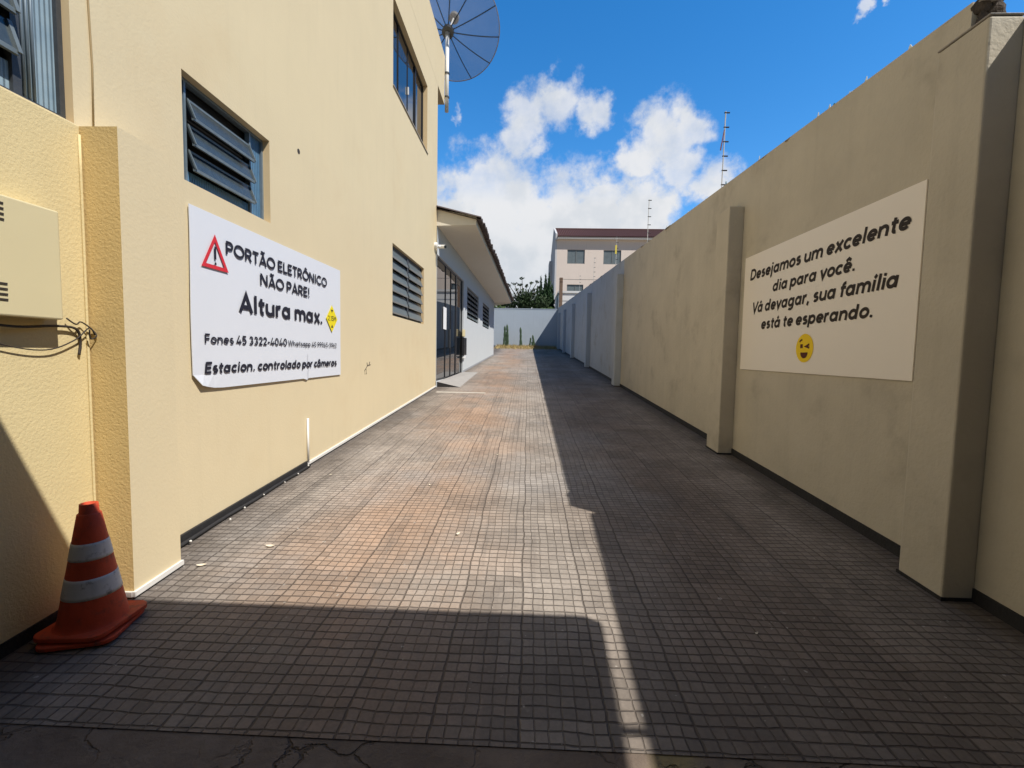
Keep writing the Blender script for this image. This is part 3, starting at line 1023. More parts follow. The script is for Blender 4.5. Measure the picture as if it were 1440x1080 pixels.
mb.build('exclamation_mark', M['ink'], sg, fix=False)
mb = MB()
dc = (5.716, 2.0)
mb.face(*[left3d(*p, .002) for p in ((dc[0] - .165, dc[1]), (dc[0], dc[1] - .17), (dc[0] + .165, dc[1]), (dc[0], dc[1] + .17))])
dia = mb.build('height_diamond', M['yellow_ink'], sg, fix=False)
lettering(dia, '2.15M', 5.60, 5.835, 1.972, 0.062, lambda u, v, l: left3d(u, v, l + .002), M['ink'], 0, 0.75, 'figures')
for s in (1, -1):
    mb = MB()
    mb.face(*[left3d(dc[0] + a, dc[1] + s * c, .0035) for a, c in ((-.032, .112), (.032, .112), (0, .072))])
    mb.build('arrow_mark', M['ink'], dia, fix=False)
mb = MB()
ribbon(mb, [(5.08, 1.285), (5.075, 1.34), (5.09, 1.40), (5.07, 1.47), (5.075, 1.56)], 0.003, lambda q, l: left3d(q[0], q[1], l), 0.0008)
mb.build('crease', mat('crease_grey', (0.45, 0.45, 0.48), 0.6), sg, fix=False)

# ------------------------------------------------------------------ boundary wall on the right
RX = 2.75
rw = thing('boundary_wall', 'long tall rendered wall with piers along the right of the drive, beige turning grey', 'wall', (2.83, 20, 1.0))
mb = MB()
mb.slopebox(RX, RX + 0.16, 3.11, 43.0, -0.2, 3.70, SLOPE, 0.052)
mb.build('tall_wall', M['bwall'], rw)
mb = MB()
mb.slopebox(RX, RX + 0.16, -7.0, 3.106, -0.2, 3.54, SLOPE, 0.0)
mb.slopebox(RX, RX + 0.16, -7.0, 2.60, 3.542, 3.60, 0.0)
mb.build('low_wall', M['bwall'], rw)
# rough end and ragged mortar on top
random.seed(3)


def lump(mb, c, s, seed, n=2):
    bm = bmesh.new()
    bmesh.ops.create_icosphere(bm, subdivisions=n, radius=1.0)
    off = len(mb.v)
    for v in bm.verts:
        k = 1 + 0.45 * noise.noise(v.co * 1.3 + Vector((seed, seed * .7, 0)))
        mb.v.append((c[0] + v.co.x * s[0] * k, c[1] + v.co.y * s[1] * k, c[2] + v.co.z * s[2] * k))
    for f_ in bm.faces:
        mb.f.append(tuple(off + v.index for v in f_.verts))
    bm.free()


mb = MB()
for k in range(10):
    lump(mb, (RX + (0.045, 0.115)[k % 2] + random.uniform(-.008, .012), 3.09 + random.uniform(-.01, .01), 3.44 + 0.048 * k), (0.052, 0.04, 0.06), k * 3.1)
mb.build('broken_end', M['masonry'], rw)
mb = MB()
y = 2.95
while y < 40:
    zt = 3.70 + 0.052 * y
    st = random.uniform(0.10, 0.35) * (1 + y / 12)
    lump(mb, (RX + 0.07 + random.uniform(-.03, .03), y, zt - 0.01), (0.075, st * 0.6, random.uniform(0.006, 0.012 + .0012 * y)), y * 1.7, 1)
    y += st
mb.build('coping', M['coping'], rw)
for k in range(16):
    y = 3.5 + 0.125 * k + random.uniform(-.05, .05)
    if 3.95 < y < 4.1:
        continue
    if k > 10:
        y = 5.0 + (k - 10) * 0.9 + random.uniform(-.2, .2)
    zt = 3.70 + 0.052 * y
    h = random.uniform(0.04, 0.11)
    x = RX + 0.04 + random.uniform(0, 0.05)
    mb = MB()
    t = random.uniform(-.03, .03)
    wd_ = random.uniform(.02, .05)
    mb.hexa([(x, y - wd_, zt - .02), (x + .006, y - wd_, zt - .02), (x + .006, y + wd_, zt - .02), (x, y + wd_, zt - .02),
             (x, y + t - .004, zt + h), (x + .006, y + t - .004, zt + h), (x + .006, y + t + .008, zt + h * .8), (x, y + t + .008, zt + h * .8)])
    mb.build('glass_shard', M['shard_g'] if k % 4 == 0 else M['shard_w'], rw)
PIERS = [(2.78, 3.11, 3.55, 0.018), (6.09, 6.48, 3.55, 0.0), (13.52, 13.90, 3.98, 0.0), (20.26, 20.64, 4.33, 0.0),
         (27.2, 27.58, 4.62, 0.0), (33.6, 33.98, 4.90, 0.0), (39.6, 39.98, 5.2, 0.0)]
for (a, c, zt, k) in PIERS:
    mb = MB()
    mb.box(2.56, RX + 0.003, a, c, gz(a) - 0.05, zt)
    mb.build('pier', M['bwall'] if a < 13 else M['grey_wall'] if a > 14 else M['bwall'], rw, bevel=0.012)
mb = MB()
mb.box(2.557, RX + 0.003, 2.777, 3.113, 3.553, 3.565)
mb.build('pier_cap', M['coping'], rw, bevel=0.006)
mb = MB()
edges = [-7.0] + [v for p in PIERS for v in (p[0], p[1])] + [42.9]
for k in range(0, len(edges), 2):
    mb.slopebox(RX - 0.012, RX + 0.002, edges[k], edges[k + 1], -0.02, 0.085)
for (a, c, zt, k) in PIERS:
    mb.slopebox(2.552, 2.562, a - 0.006, c + 0.006, -0.02, 0.022)
    mb.slopebox(2.562, RX, a - 0.006, a + 0.002, -0.02, 0.022)
mb.build('skirting', M['skirt'], rw)

# ------------------------------------------------------------------ sign on the boundary wall
sr = thing('welcome_sign', 'warm white sheet sign with italic greeting and a winking yellow face on the right wall', 'sign', (RX, 4.65, 2.15))
mb = MB()
mb.box(RX - 0.014, RX - 0.003, 3.33, 5.96, 1.46, 2.86)
mb.build('sheet', M['cream_sheet'], sr, bevel=0.002)


def right3d(u, v, l):
    return (RX - 0.0150 - l, -u, v)


lettering(sr, 'Desejamos um excelente', -5.81, -3.45, 2.558, 0.128, right3d, M['brown_ink'], 0.2, 1.16)
lettering(sr, 'dia para você.', -5.275, -3.98, 2.353, 0.122, right3d, M['brown_ink'], 0.2, 1.16)
lettering(sr, 'Vá devagar, sua família', -5.72, -3.52, 2.150, 0.128, right3d, M['brown_ink'], 0.2, 1.16)
lettering(sr, 'está te esperando.', -5.485, -3.745, 1.945, 0.122, right3d, M['brown_ink'], 0.2, 1.16)
ec = (-4.611, 1.711)
mb = MB()
mb.face(*[right3d(ec[0] + 0.141 * math.cos(t * PI / 24), ec[1] + 0.141 * math.sin(t * PI / 24), 0.002) for t in range(48)])
em = mb.build('winking_face', M['emoji'], sr, fix=False)


def er(name, pts, hw):
    mb = MB()
    ribbon(mb, [(ec[0] + x * .141, ec[1] + y * .141) for x, y in pts], hw, lambda q, l: right3d(q[0], q[1], l), 0.004)
    mb.build(name, mat('face_brown', (0.10, 0.025, 0.01), 0.6, spec=0.2), em, fix=False)


er('eye', [(-0.33, 0.28), (-0.33, 0.0)], 0.020)
er('eyebrow', [(-0.58, 0.44), (-0.46, 0.55), (-0.28, 0.60)], 0.008)
er('winking_eye', [(0.55, 0.26), (0.18, 0.12), (0.58, 0.02)], 0.011)
mb = MB()
mb.face(*[right3d(ec[0] + .141 * x, ec[1] + .141 * y, .004) for x, y in
          ([(-0.42, -0.30), (0.42, -0.30)] + [(0.42 * math.cos(R(t)), -0.30 + 0.42 * math.sin(R(t))) for t in range(-12, -180, -12)])])
mb.build('mouth', mat('face_brown', (0.10, 0.025, 0.01)), em, fix=False)

# ------------------------------------------------------------------ rear wall
rr = thing('rear_wall', 'pale blue-grey wall closing the far end of the drive', 'wall', (0, 43.1, 2.2))
mb = MB()
mb.box(-9, 2.9, 43.0, 43.16, 2.0, 5.80)
mb.build('wall', M['grey_wall'], rr)
mb = MB()
mb.box(-9, 2.9, 42.98, 43.18, 5.80, 5.86)
mb.build('coping', M['grey_wall'], rr)

# ------------------------------------------------------------------ single-storey house behind
HS = 0.02
hx = lambda y, o=0.0: -2.50 + o + HS * (y - 12.4)
h = thing('single_storey_house', 'pale grey single storey house with a deep cream eave and dark tiled roof edge', 'house', (-5, 20, 0.9))
DOOR = (12.42, 16.95, 0.80, 4.25)
HA = (17.8, 21.25, 2.95, 4.18)
HB = (22.9, 26.0, 2.95, 4.16)
mb = MB()
holed(mb, 0, 12.42, 28.9, 0.3, 5.02, [DOOR, HA, HB], 0.16, hx)
mb.face((hx(28.9), 28.9, 0.3), (-9, 28.9, 0.3), (-9, 28.9, 4.9), (hx(28.9), 28.9, 4.9))
mb.build('wall', M['house'], h)
mb = MB()
e = lambda y: hx(y, 1.05)
mb.face((hx(12.42, -.05), 12.42, 5.0), (hx(29.5, -.05), 29.5, 4.83), (e(29.5), 29.5, 4.86), (e(12.42), 12.42, 5.03))
mb.build('soffit', M['soffit'], h, fix=False)
mb = MB()
mb.hexa([(-3.2, 12.41, 4.98), (e(12.41), 12.41, 5.03), (e(12.41), 12.44, 5.03), (-3.2, 12.44, 4.98),
         (-3.2, 12.41, 5.53), (e(12.41), 12.41, 5.27), (e(12.41), 12.44, 5.27), (-3.2, 12.44, 5.53)])
mb.build('fascia', M['fascia'], h)
mb = MB()
mb.hexa([(e(12.44) - .02, 12.44, 5.02), (e(12.44), 12.44, 5.02), (e(29.5), 29.5, 4.85), (e(29.5) - .02, 29.5, 4.85),
         (e(12.44) - .02, 12.44, 5.25), (e(12.44), 12.44, 5.25), (e(29.5), 29.5, 5.03), (e(29.5) - .02, 29.5, 5.03)])
mb.build('eave_board', M['fascia'], h)
# far gable end return
mb = MB()
mb.hexa([(hx(29.5, -3), 29.5, 4.15), (e(29.5), 29.5, 4.85), (e(29.5), 29.53, 4.85), (hx(29.5, -3), 29.53, 4.15),
         (hx(29.5, -3), 29.5, 5.3), (e(29.5), 29.5, 5.03), (e(29.5), 29.53, 5.03), (hx(29.5, -3), 29.53, 5.3)])
mb.build('gable_board', M['fascia'], h)
mb = MB()
n = 84
for k in range(n):            # courses of barrel tiles running down to the eave
    ya_, yb_ = 12.30 + k * 0.2055, 12.30 + (k + 1) * 0.2055
    ym_ = (ya_ + yb_) / 2
    zs = -0.0105 * (ym_ - 12.4)
    sag = 0.015 * math.sin(k * .35)
    xe = e(ym_) + 0.15 + random.uniform(-.03, .03)
    ht = 0.055
    pr = [(ya_, 0), (ya_ + .05, ht * .8), (ym_, ht), (yb_ - .05, ht * .8), (yb_, 0)]
    z0_ = 5.19 + zs + sag
    for (p, q) in zip(pr, pr[1:]):
        mb.face((xe, p[0], z0_ + p[1]), (xe, q[0], z0_ + q[1]), (xe - 4.2, q[0], z0_ + 1.0 + q[1]), (xe - 4.2, p[0], z0_ + 1.0 + p[1]))
        mb.face((xe, p[0], z0_ - 0.05), (xe, q[0], z0_ - 0.05), (xe, q[0], z0_ + q[1]), (xe, p[0], z0_ + p[1]))
    mb.face((xe, ya_, z0_ - 0.05), (xe - 4.2, ya_, z0_ + 0.95), (xe - 4.2, yb_, z0_ + 0.95), (xe, yb_, z0_ - 0.05))
mb.build('roof', M['tile_dark'], h, fix=False)
mb = MB()
mb.hexa([(hx(17), 17, gz(17) - .02), (hx(17) + .012, 17, gz(17) - .02), (hx(28.9) + .012, 28.9, gz(28.9) - .02), (hx(28.9), 28.9, gz(28.9) - .02),
         (hx(17), 17, gz(17) + .07), (hx(17) + .012, 17, gz(17) + .07), (hx(28.9) + .012, 28.9, gz(28.9) + .07), (hx(28.9), 28.9, gz(28.9) + .07)])
mb.build('skirting', mat('grey_skirting', (0.30, 0.31, 0.33), 0.8), h)


def hbars(mb, y0, y1, z0, z1, off, t, d):
    for (a, c, p, q) in ((y0, y0 + t, z0, z1), (y1 - t, y1, z0, z1), (y0 + t, y1 - t, z0, z0 + t), (y0 + t, y1 - t, z1 - t, z1)):
        hbox(mb, a, c, p, q, off, d)


def hbox(mb, a, c, p, q, off, d):
    xa, xc = hx(a, off), hx(c, off)
    mb.hexa([(xa - d, a, p), (xa, a, p), (xc, c, p), (xc - d, c, p), (xa - d, a, q), (xa, a, q), (xc, c, q), (xc - d, c, q)])


# glazed entrance
mb = MB()
a, c, p, q = DOOR
hbars(mb, a, c, p, q, -0.05, 0.05, 0.05)
for yy, t in ((13.9, .014), (14.75, .014), (15.72, .09)):
    hbox(mb, yy - t, yy + t, p + .05, q - .05, -0.05, 0.045)
door = mb.build('door', M['black'], h)
door['label'] = 'tall dark glass entrance with black frame'
mb = MB()
for (s, t) in ((a + .05, 13.886), (13.914, 14.736), (14.764, 15.63), (15.81, c - .05)):
    hbox(mb, s, t, p + .05, q - .05, -0.07, 0.01)
mb.build('glass', M['glass_dark'], door)
mb = MB()
hbox(mb, 13.55, 14.0, 2.30, 2.96, -0.045, 0.006)
mb.build('notice', M['paper'], door)
mb = MB()
hbox(mb, 14.55, 14.62, 1.75, 2.35, -0.03, 0.03)
mb.build('handle', M['steel_dark'], door)
mb = MB()
hbox(mb, a, c, p, q, -0.13, 0.02)
mb.build('dark_room', M['interior'], door)
for (a, c, p, q) in (HA, HB):
    mb = MB()
    hbars(mb, a, c, p, q, -0.05, 0.05, 0.05)
    for k in (1, 2):
        yy = a + (c - a) * k / 3
        hbox(mb, yy - .05, yy + .05, p + .05, q - .05, -0.045, 0.045)
    win = mb.build('window', M['black'], h)
    mb = MB()
    for k in range(3):
        s, t = a + (c - a) * k / 3 + .055, a + (c - a) * (k + 1) / 3 - .055
        for j in range(6):
            zc = p + 0.13 + 0.195 * j
            xa, xc = hx(s, -.085), hx(t, -.085)
            mb.hexa([(xa + .09, s, zc - .08), (xa + .105, s, zc - .08), (xc + .105, t, zc - .08), (xc + .09, t, zc - .08),
                     (xa, s, zc + .08), (xa + .015, s, zc + .08), (xc + .015, t, zc + .08), (xc, t, zc + .08)])
    mb.build('louvre', M['glass_wired'], win)
    mb = MB()
    hbox(mb, a, c, p, q, -0.13, 0.02)
    mb.build('dark_room', M['interior'], win)

# ramped doorstep
mb = MB()
a, c = 12.52, 17.0
mb.hexa([(hx(a) - .0, a, gz(a) - .05), (-1.86, a, gz(a) - .05), (-1.86, c, gz(c) - .05), (hx(c), c, gz(c) - .05),
         (hx(a) - .0, a, .79), (-1.86, a, gz(a) + .006), (-1.86, c, gz(c) + .006), (hx(c), c, gz(c) + .012)])
ramp = structure(mb.build('doorstep_ramp', M['concrete']))
ramp.data.materials.append(M['skirt'])
for p in ramp.data.polygons:
    if p.normal.y < -0.9:
        p.material_index = 1
mb = MB()
mb.slopebox(-2.3, -1.05, 11.40, 11.55, 0.001, 0.006)
structure(mb.build('drive_threshold', mat('worn_pale_stone', (0.5, 0.46, 0.40), 0.8, var=0.2, vscale=9)))

# letterbox and entry phone by the glass door
t = thing('letterbox', 'black wall letterbox with a cream intercom box above, right of the glass door', 'letterbox', (hx(16.9), 16.9, 1.5))
mb = MB()
hbox(mb, 16.55, 17.15, 1.52, 2.16, 0.10, 0.09)
bx_ = mb.build('box', M['black'], t, bevel=0.01)
mb = MB()
hbox(mb, 16.62, 17.05, 2.2, 2.46, 0.06, 0.05)
mb.build('intercom', M['yellow_plate'] if False else mat('cream_plastic', (0.72, 0.62, 0.36), 0.5), t, bevel=0.008)
mb = MB()
hbox(mb, 16.62, 17.1, 1.40, 1.47, 0.08, 0.07)
mb.build('tray', M['white_pvc'], t, bevel=0.008)

# security camera on the corner
t = thing('security_camera', 'small white bullet camera on the corner under the eave', 'camera', (-2.47, 12.25, 4.4))
mb = MB()
mb.tube([(WX + .0, 12.15, 4.41), (WX + .07, 12.15, 4.41)], 0.085, 16)
mb.build('mount', M['white_pvc'], t)
mb = MB()
mb.tube([(WX + .07, 12.15, 4.41), (WX + .13, 12.22, 4.40)], 0.03, 8)
mb.build('arm', M['white_pvc'], t)
mb = MB()
mb.tube([(WX + .08, 12.30, 4.42), (WX + .27, 12.17, 4.39)], 0.05, 14)
mb.build('body', M['white_pvc'], t)
mb = MB()
mb.tube([(WX + .268, 12.171, 4.39), (WX + .282, 12.162, 4.388)], 0.042, 14)
mb.build('lens', M['lens'], t)

# ------------------------------------------------------------------ satellite dish
dc_ = Vector((-2.44, 13.45, 10.68))
t = thing('satellite_dish', 'large mesh satellite dish on a white pole at the parapet corner', 'satellite dish', (-2.47, 13.40, 8.7))
ax = Vector((0.05, 0.62, 0.78)).normalized()
ux = ax.cross(Vector((0, 1, 0)))
ux = (Vector((1, 0, 0)) - ax * ax.x).normalized()
uy = ax.cross(ux)
RD = 1.42


def dpt(r, a, lift=0.0):
    return dc_ + ux * (r * math.cos(a)) + uy * (r * math.sin(a)) + ax * (0.27 * (r / RD) ** 2 * RD + lift)


mb = MB()
NR, NA = 8, 60
for i in range(NR):
    for j in range(NA):
        r0, r1 = RD * (0.06 + 0.94 * i / NR), RD * (0.06 + 0.94 * (i + 1) / NR)
        a0, a1 = 2 * PI * j / NA, 2 * PI * (j + 1) / NA
        mb.face(dpt(r0, a0), dpt(r1, a0), dpt(r1, a1), dpt(r0, a1))
ds = mb.build('reflector', M['dish'], t, smooth=True)
for k in range(12):
    a = 2 * PI * (k + 0.32) / 12
    mb = MB()
    mb.tube([dpt(RD * q / 6, a, -0.015) for q in range(7)], 0.014, 6)
    mb.build('rib', M['steel_dark'], t)
mb = MB()
mb.tube([dpt(RD, 2 * PI * q / 60) for q in range(61)], 0.014, 6, caps=False)
mb.build('rim', mat('rim_aluminium', (0.32, 0.31, 0.35), 0.5, metal=0.3), t)
mb = MB()
mb.tube([dc_ - ax * 0.12, dc_ + ax * 0.05], 0.165, 16)
mb.build('hub', M['steel_dark'], t)
mb = MB()
mb.tube([dc_ + ax * 0.05, dc_ + ax * 1.02 + uy * -0.02], 0.022, 8)
mb.build('feed_arm', M['white_pvc'], t)
mb = MB()
mb.tube([dc_ + ax * 0.98, dc_ + ax * 1.14], 0.145, 18)
mb.build('feed', M['steel_grey'], t)
mb = MB()
mb.tube([(-2.455, 13.395, 8.45), (-2.455, 13.395, 10.55)], 0.055, 12)
mb.build('pole', M['white_pvc'], t, smooth=True)
mb = MB()
mb.tube([(-2.455, 13.395, 10.53), tuple(dc_ - ax * 0.1)], 0.075, 10)
mb.build('pivot', M['steel_grey'], t)
for zz in (8.85, 9.5):
    mb = MB()
    mb.tube([(-2.455, 13.395, zz - .02), (-2.455, 13.395, zz + .02)], 0.075, 12)
    mb.build('clamp', M['steel_dark'], t)

# ------------------------------------------------------------------ meter box and cables
t = thing('meter_box', 'cream metal service box with louvre slits on the near left wall', 'utility box', (WX + .03, 2.0, 1.73))
mb = MB()
mb.box(WX + .028, WX + .125, 1.55, 2.275, 1.73, 2.275)
mb.build('casing', mat('box_cream', (0.66, 0.57, 0.34), 0.55, var=0.03, vscale=5), t, bevel=0.008)
for zz in (1.80, 2.16):
    for k in range(4):
        mb = MB()
        mb.box(WX + .124, WX + .129, 1.80, 2.025, zz + .024 * k, zz + .024 * k + .008)
        mb.build('vent_slit', M['cable'], t)
random.seed(11)


def cable(label, pts, r=0.006):
    mb = MB()
    P = [Vector(p) for p in pts]
    out = []
    for k in range(len(P) - 1):
        a_, b_, c_, d_ = P[max(k - 1, 0)], P[k], P[k + 1], P[min(k + 2, len(P) - 1)]
        for s in range(6):
            u = s / 6
            out.append(0.5 * (2 * b_ + (c_ - a_) * u + (2 * a_ - 5 * b_ + 4 * c_ - d_) * u * u + (3 * b_ - a_ - 3 * c_ + d_) * u ** 3))
    out.append(P[-1])
    mb.tube(out, r, 6)
    tag(mb.build('cable', M['cable'], smooth=True), label, 'cable', 'cables under the service box')


cx_ = WX + .05
cable('thick grimy cable from beneath the service box to the wall corner', [(cx_ + .02, 1.9, 1.70), (cx_ + .02, 2.10, 1.685), (cx_, 2.30, 1.70), (cx_, 2.41, 1.69), (cx_ - .01, 2.44, 1.62), (WX + .04, 2.43, 1.55)], 0.007)
cable('thin slack cable looping below the service box', [(cx_, 1.8, 1.69), (cx_, 2.05, 1.60), (cx_, 2.25, 1.575), (cx_, 2.40, 1.63), (cx_ + .01, 2.475, 1.70), (cx_ + .02, 2.495, 1.66)], 0.0035)
cable('frayed thin cable knotted at the corner of the pier', [(cx_, 2.36, 1.745), (cx_ + .01, 2.40, 1.715), (cx_, 2.44, 1.73), (cx_ + .02, 2.482, 1.69), (cx_ + .035, 2.49, 1.655), (cx_ + .02, 2.47, 1.64), (cx_ + .03, 2.455, 1.69)], 0.004)

# black hose with pale clips along the foot of the wall
t = thing('drain_hose', 'black hose with pale clips lying along the foot of the cream wall', 'hose', (-2.47, 4, gz(4)))
mb = MB()
mb.tube([(WX + .045 + .006 * math.sin(k * 1.3), 2.95 + .175 * k, gz(2.95 + .175 * k) + .022) for k in range(13)], 0.015, 8)
mb.build('hose', M['skirt'], t, smooth=True)
for y in (3.15, 3.55, 3.78, 4.1, 4.42, 4.75, 4.98):
    mb = MB()
    lump(mb, (WX + .07 + random.uniform(-.01, .05), y, gz(y) + .03 + random.uniform(-.02, .02)), (.009, .009, .009), y, 1)
    mb.build('clip', M['trim'], t)

# ------------------------------------------------------------------ traffic cone
cone = thing('traffic_cone', 'orange traffic cone with two dirty white bands, two stacked together by the pier', 'traffic cone', (-2.24, 2.23, gz(2.23)))
CZ = gz(2.23)
cc = (-2.255, 2.235)


def plate(mb, cx, cy, s, z0, z1, rot, lip=0.0):
    n = 8
    ring = []
    for qx, qy, a0 in ((1, 1, 0), (-1, 1, 90), (-1, -1, 180), (1, -1, 270)):
        for k in range(n + 1):
            a = R(a0 + 90 * k / n)
            rc = 0.055
            ring.append((qx * (s - rc) + rc * math.cos(a), qy * (s - rc) + rc * math.sin(a)))
    pts = []
    for x, y in ring:
        xr = x * math.cos(rot) - y * math.sin(rot)
        yr = x * math.sin(rot) + y * math.cos(rot)
        pts.append((cx + xr, cy + yr))
    m_ = len(pts)
    i = len(mb.v)
    zz = lambda p, z: z + 0.018 * math.sin((p[0] - cx) * 11 + (p[1] - cy) * 7) * lip
    mb.v += [(p[0], p[1], zz(p, z0)) for p in pts] + [(p[0], p[1], zz(p, z1)) for p in pts]
    for k in range(m_):
        j = (k + 1) % m_
        mb.f.append((i + k, i + j, i + m_ + j, i + m_ + k))
    mb.f.append(tuple(i + k for k in reversed(range(m_))))
    mb.f.append(tuple(i + m_ + k for k in range(m_)))


mb = MB()
plate(mb, cc[0] + .01, cc[1] - .012, 0.168, CZ + .002, CZ + .022, R(14), 0.3)
mb.build('lower_base', M['orange'], cone, bevel=0.004)
mb = MB()
plate(mb, cc[0], cc[1], 0.172, CZ + .032, CZ + .054, R(3), 0.45)
mb.build('base', M['orange'], cone, bevel=0.003)
tilt = lambda z: (cc[0] - 0.012 * z, cc[1])


def radius(z):
    return 0.142 + (0.040 - 0.142) * (z - 0.075) / (0.672 - 0.075)


def cone_band(z0, z1, extra=0.0, steps=6, cap=False):
    mb = MB()
    pr = [(radius(z0 + (z1 - z0) * k / steps) + extra, z0 + (z1 - z0) * k / steps) for k in range(steps + 1)]
    if extra:
        pr = [(pr[0][0] - extra - .002, pr[0][1])] + pr + [(pr[-1][0] - extra - .002, pr[-1][1])]
    if cap:
        pr += [(0.034, z1 - .002), (0.030, z1 - .05), (0.0005, z1 - .05)]
    mb.lathe(pr, (cc[0], cc[1], CZ), 40)
    return mb


mb = MB()
pr = [(0.158, 0.052), (0.149, 0.056), (0.144, 0.066)] + [(radius(z), z) for z in (0.1, 0.3, 0.5, 0.62)] + \
     [(0.046, 0.622), (0.0405, 0.628), (0.038, 0.672), (0.031, 0.674), (0.028, 0.62), (0.0005, 0.62)]
mb.lathe(pr, (cc[0], cc[1], CZ), 40)
mb.build('body', M['orange'], cone, smooth=False)
for o_ in cone.children:
    if o_.name.startswith('body'):
        for p in o_.data.polygons:
            p.use_smooth = True
mb = cone_band(0.205, 0.305, 0.002)
mb.build('reflective_band', M['band'], cone, smooth=True)
mb = cone_band(0.395, 0.480, 0.002)
mb.build('reflective_band', M['band'], cone, smooth=True)

# ------------------------------------------------------------------ electric fence posts on the boundary wall
random.seed(5)


def fence_post(x, y, z0, z1, label, plate_=None, n=6):
    t = thing('electric_fence_post', label, 'fence post', (x, y, z0), 'electric fence posts on the boundary wall')
    lean = 0.03
    mb = MB()
    mb.tube([(x, y, z0 - .1), (x + lean * .3, y, z1)], 0.008, 8)
    mb.build('rod', mat('weathered_white_rod', (0.58, 0.58, 0.57), 0.5, var=0.1, vscale=12), t)
    for k in range(n):
        z = z1 - .02 - (z1 - z0) * 0.178 * k
        mb = MB()
        mb.tube([(x - .01, y, z), (x + .068, y, z)], 0.010, 8)
        mb.build('insulator', M['black'], t)
    if plate_:
        zc = z1 - (z1 - z0) * plate_[1]
        mb = MB()
        if plate_[0] == 'rust':
            mb.hexa([(x - .055, y - .02, zc - .15), (x - .04, y - .02, zc - .15), (x - .04, y - .01, zc - .14), (x - .055, y - .01, zc - .14),
                     (x - .012, y - .02, zc + .15), (x + .0, y - .02, zc + .15), (x + .0, y - .01, zc + .14), (x - .012, y - .01, zc + .14)])
            mb.build('warning_plate', M['rust'], t)
        else:
            mb.box(x - .035, x + .02, y - .02, y - .015, zc - .14, zc + .14)
            mb.build('warning_plate', M['yellow_plate'], t)


fence_post(2.83, 7.05, 4.06, 5.22, 'tall white electric fence post with a rust red plate, nearest of those on the wall', ('rust', 0.36))
fence_post(2.83, 11.3, 4.28, 5.36, 'bare white electric fence post standing out above the dark red roof')
fence_post(2.83, 15.3, 4.49, 5.50, 'white electric fence post with a yellow plate in front of the far windows', ('yellow', 0.42), 5)
fence_post(2.83, 20.4, 4.75, 5.88, 'faint white electric fence post between the two far windows', None)
fence_post(2.83, 26.0, 5.05, 6.05, 'farthest small electric fence post, against the pale building', None)

# ------------------------------------------------------------------ things behind the far wall
t = thing('apartment_building', 'pale three storey block with a dark red tiled roof rising behind the boundary wall', 'building', (14, 66, 2.2))
WIN = [(4.85, 7.1, 13.38, 15.17), (9.5, 11.76, 13.36, 15.15), (13.7, 15.9, 13.36, 15.15), (4.9, 7.02, 8.95, 10.72), (9.5, 11.76, 8.95, 10.72)]
mb = MB()
xs = sorted({3.5, 27} | {v for q in WIN for v in q[:2]})
zs = sorted({2.0, 16.5} | {v for q in WIN for v in q[2:]})
for a, c in zip(xs, xs[1:]):
    for p, q in zip(zs, zs[1:]):
        if any(i[0] <= a and c <= i[1] and i[2] <= p and q <= i[3] for i in WIN):
            continue
        mb.face((a, 60, p), (c, 60, p), (c, 60, q), (a, 60, q))
for (a, c, p, q) in WIN:
    mb.face((a, 60, p), (a, 60, q), (a, 60.15, q), (a, 60.15, p))
    mb.face((c, 60, p), (c, 60.15, p), (c, 60.15, q), (c, 60, q))
    mb.face((a, 60, p), (a, 60.15, p), (c, 60.15, p), (c, 60, p))
    mb.face((a, 60, q), (c, 60, q), (c, 60.15, q), (a, 60.15, q))
mb.face((27, 60, 2), (27, 72, 2), (27, 72, 16.5), (27, 60, 16.5))
mb.face((3.5, 72, 2), (3.5, 72, 16.5), (27, 72, 16.5), (27, 72, 2))
mb.build('front_wall', M['bldg'], t)
mb = MB()
pts = [(60.0, 2.0), (72, 2.0), (72, 16.9), (71, 17.0), (65, 19.2), (59.6, 17.1), (59.6, 16.3), (60.0, 16.3)]
i = len(mb.v)
for x in (3.28, 3.5):
    mb.v += [(x, y, z) for y, z in pts]
n = len(pts)
mb.f.append(tuple(range(n)))
mb.f.append(tuple(range(2 * n - 1, n - 1, -1)))
for k in range(n):
    mb.f.append((k, (k + 1) % n, n + (k + 1) % n, n + k))
mb.build('gable_wall', M['bldg_side'], t)
mb = MB()
mb.box(2.85, 3.28, 66.5, 69.5, 2, 15.0)
mb.build('side_shaft', M['bldg_side'], t)
for (a, c, p, q) in WIN:
    mb = MB()
    for (s, e_, u, v) in ((a, a + .06, p, q), (c - .06, c, p, q), (a + .06, c - .06, p, p + .06), (a + .06, c - .06, q - .06, q),
                          ((a + c) / 2 - .03, (a + c) / 2 + .03, p + .06, q - .06)):
        mb.box(s, e_, 60.06, 60.12, u, v)
    wn2 = mb.build('window', M['steel_grey'], t)
    mb = MB()
    mb.box(a + .06, c - .06, 60.10, 60.115, p + .06, q - .06)
    mb.build('pane', M['window_far'], wn2)
    mb = MB()
    mb.box(a, c, 60.15, 60.2, p, q)
    mb.build('dark_room', M['interior'], wn2)
mb = MB()
mb.box(3.5, 27, 59.5, 60.0, 16.42, 16.68)
mb.build('eave', mat('white_eave', (0.72, 0.69, 0.64), 0.8), t)
mb = MB()
x = 3.5
while x < 27:
    for k in range(4):
        a0 = x + 0.24 * k / 4
        a1 = x + 0.24 * (k + 1) / 4
        h0 = 0.09 * math.sin(PI * k / 4)
        h1 = 0.09 * math.sin(PI * (k + 1) / 4)
        mb.face((a0, 59.4, 16.70 + h0), (a1, 59.4, 16.70 + h1), (a1, 64.8, 19.0 + h1), (a0, 64.8, 19.0 + h0))
    mb.face((x, 59.4, 16.66), (x + .24, 59.4, 16.66), (x + .24, 59.4, 16.71), (x, 59.4, 16.71))
    x += 0.24
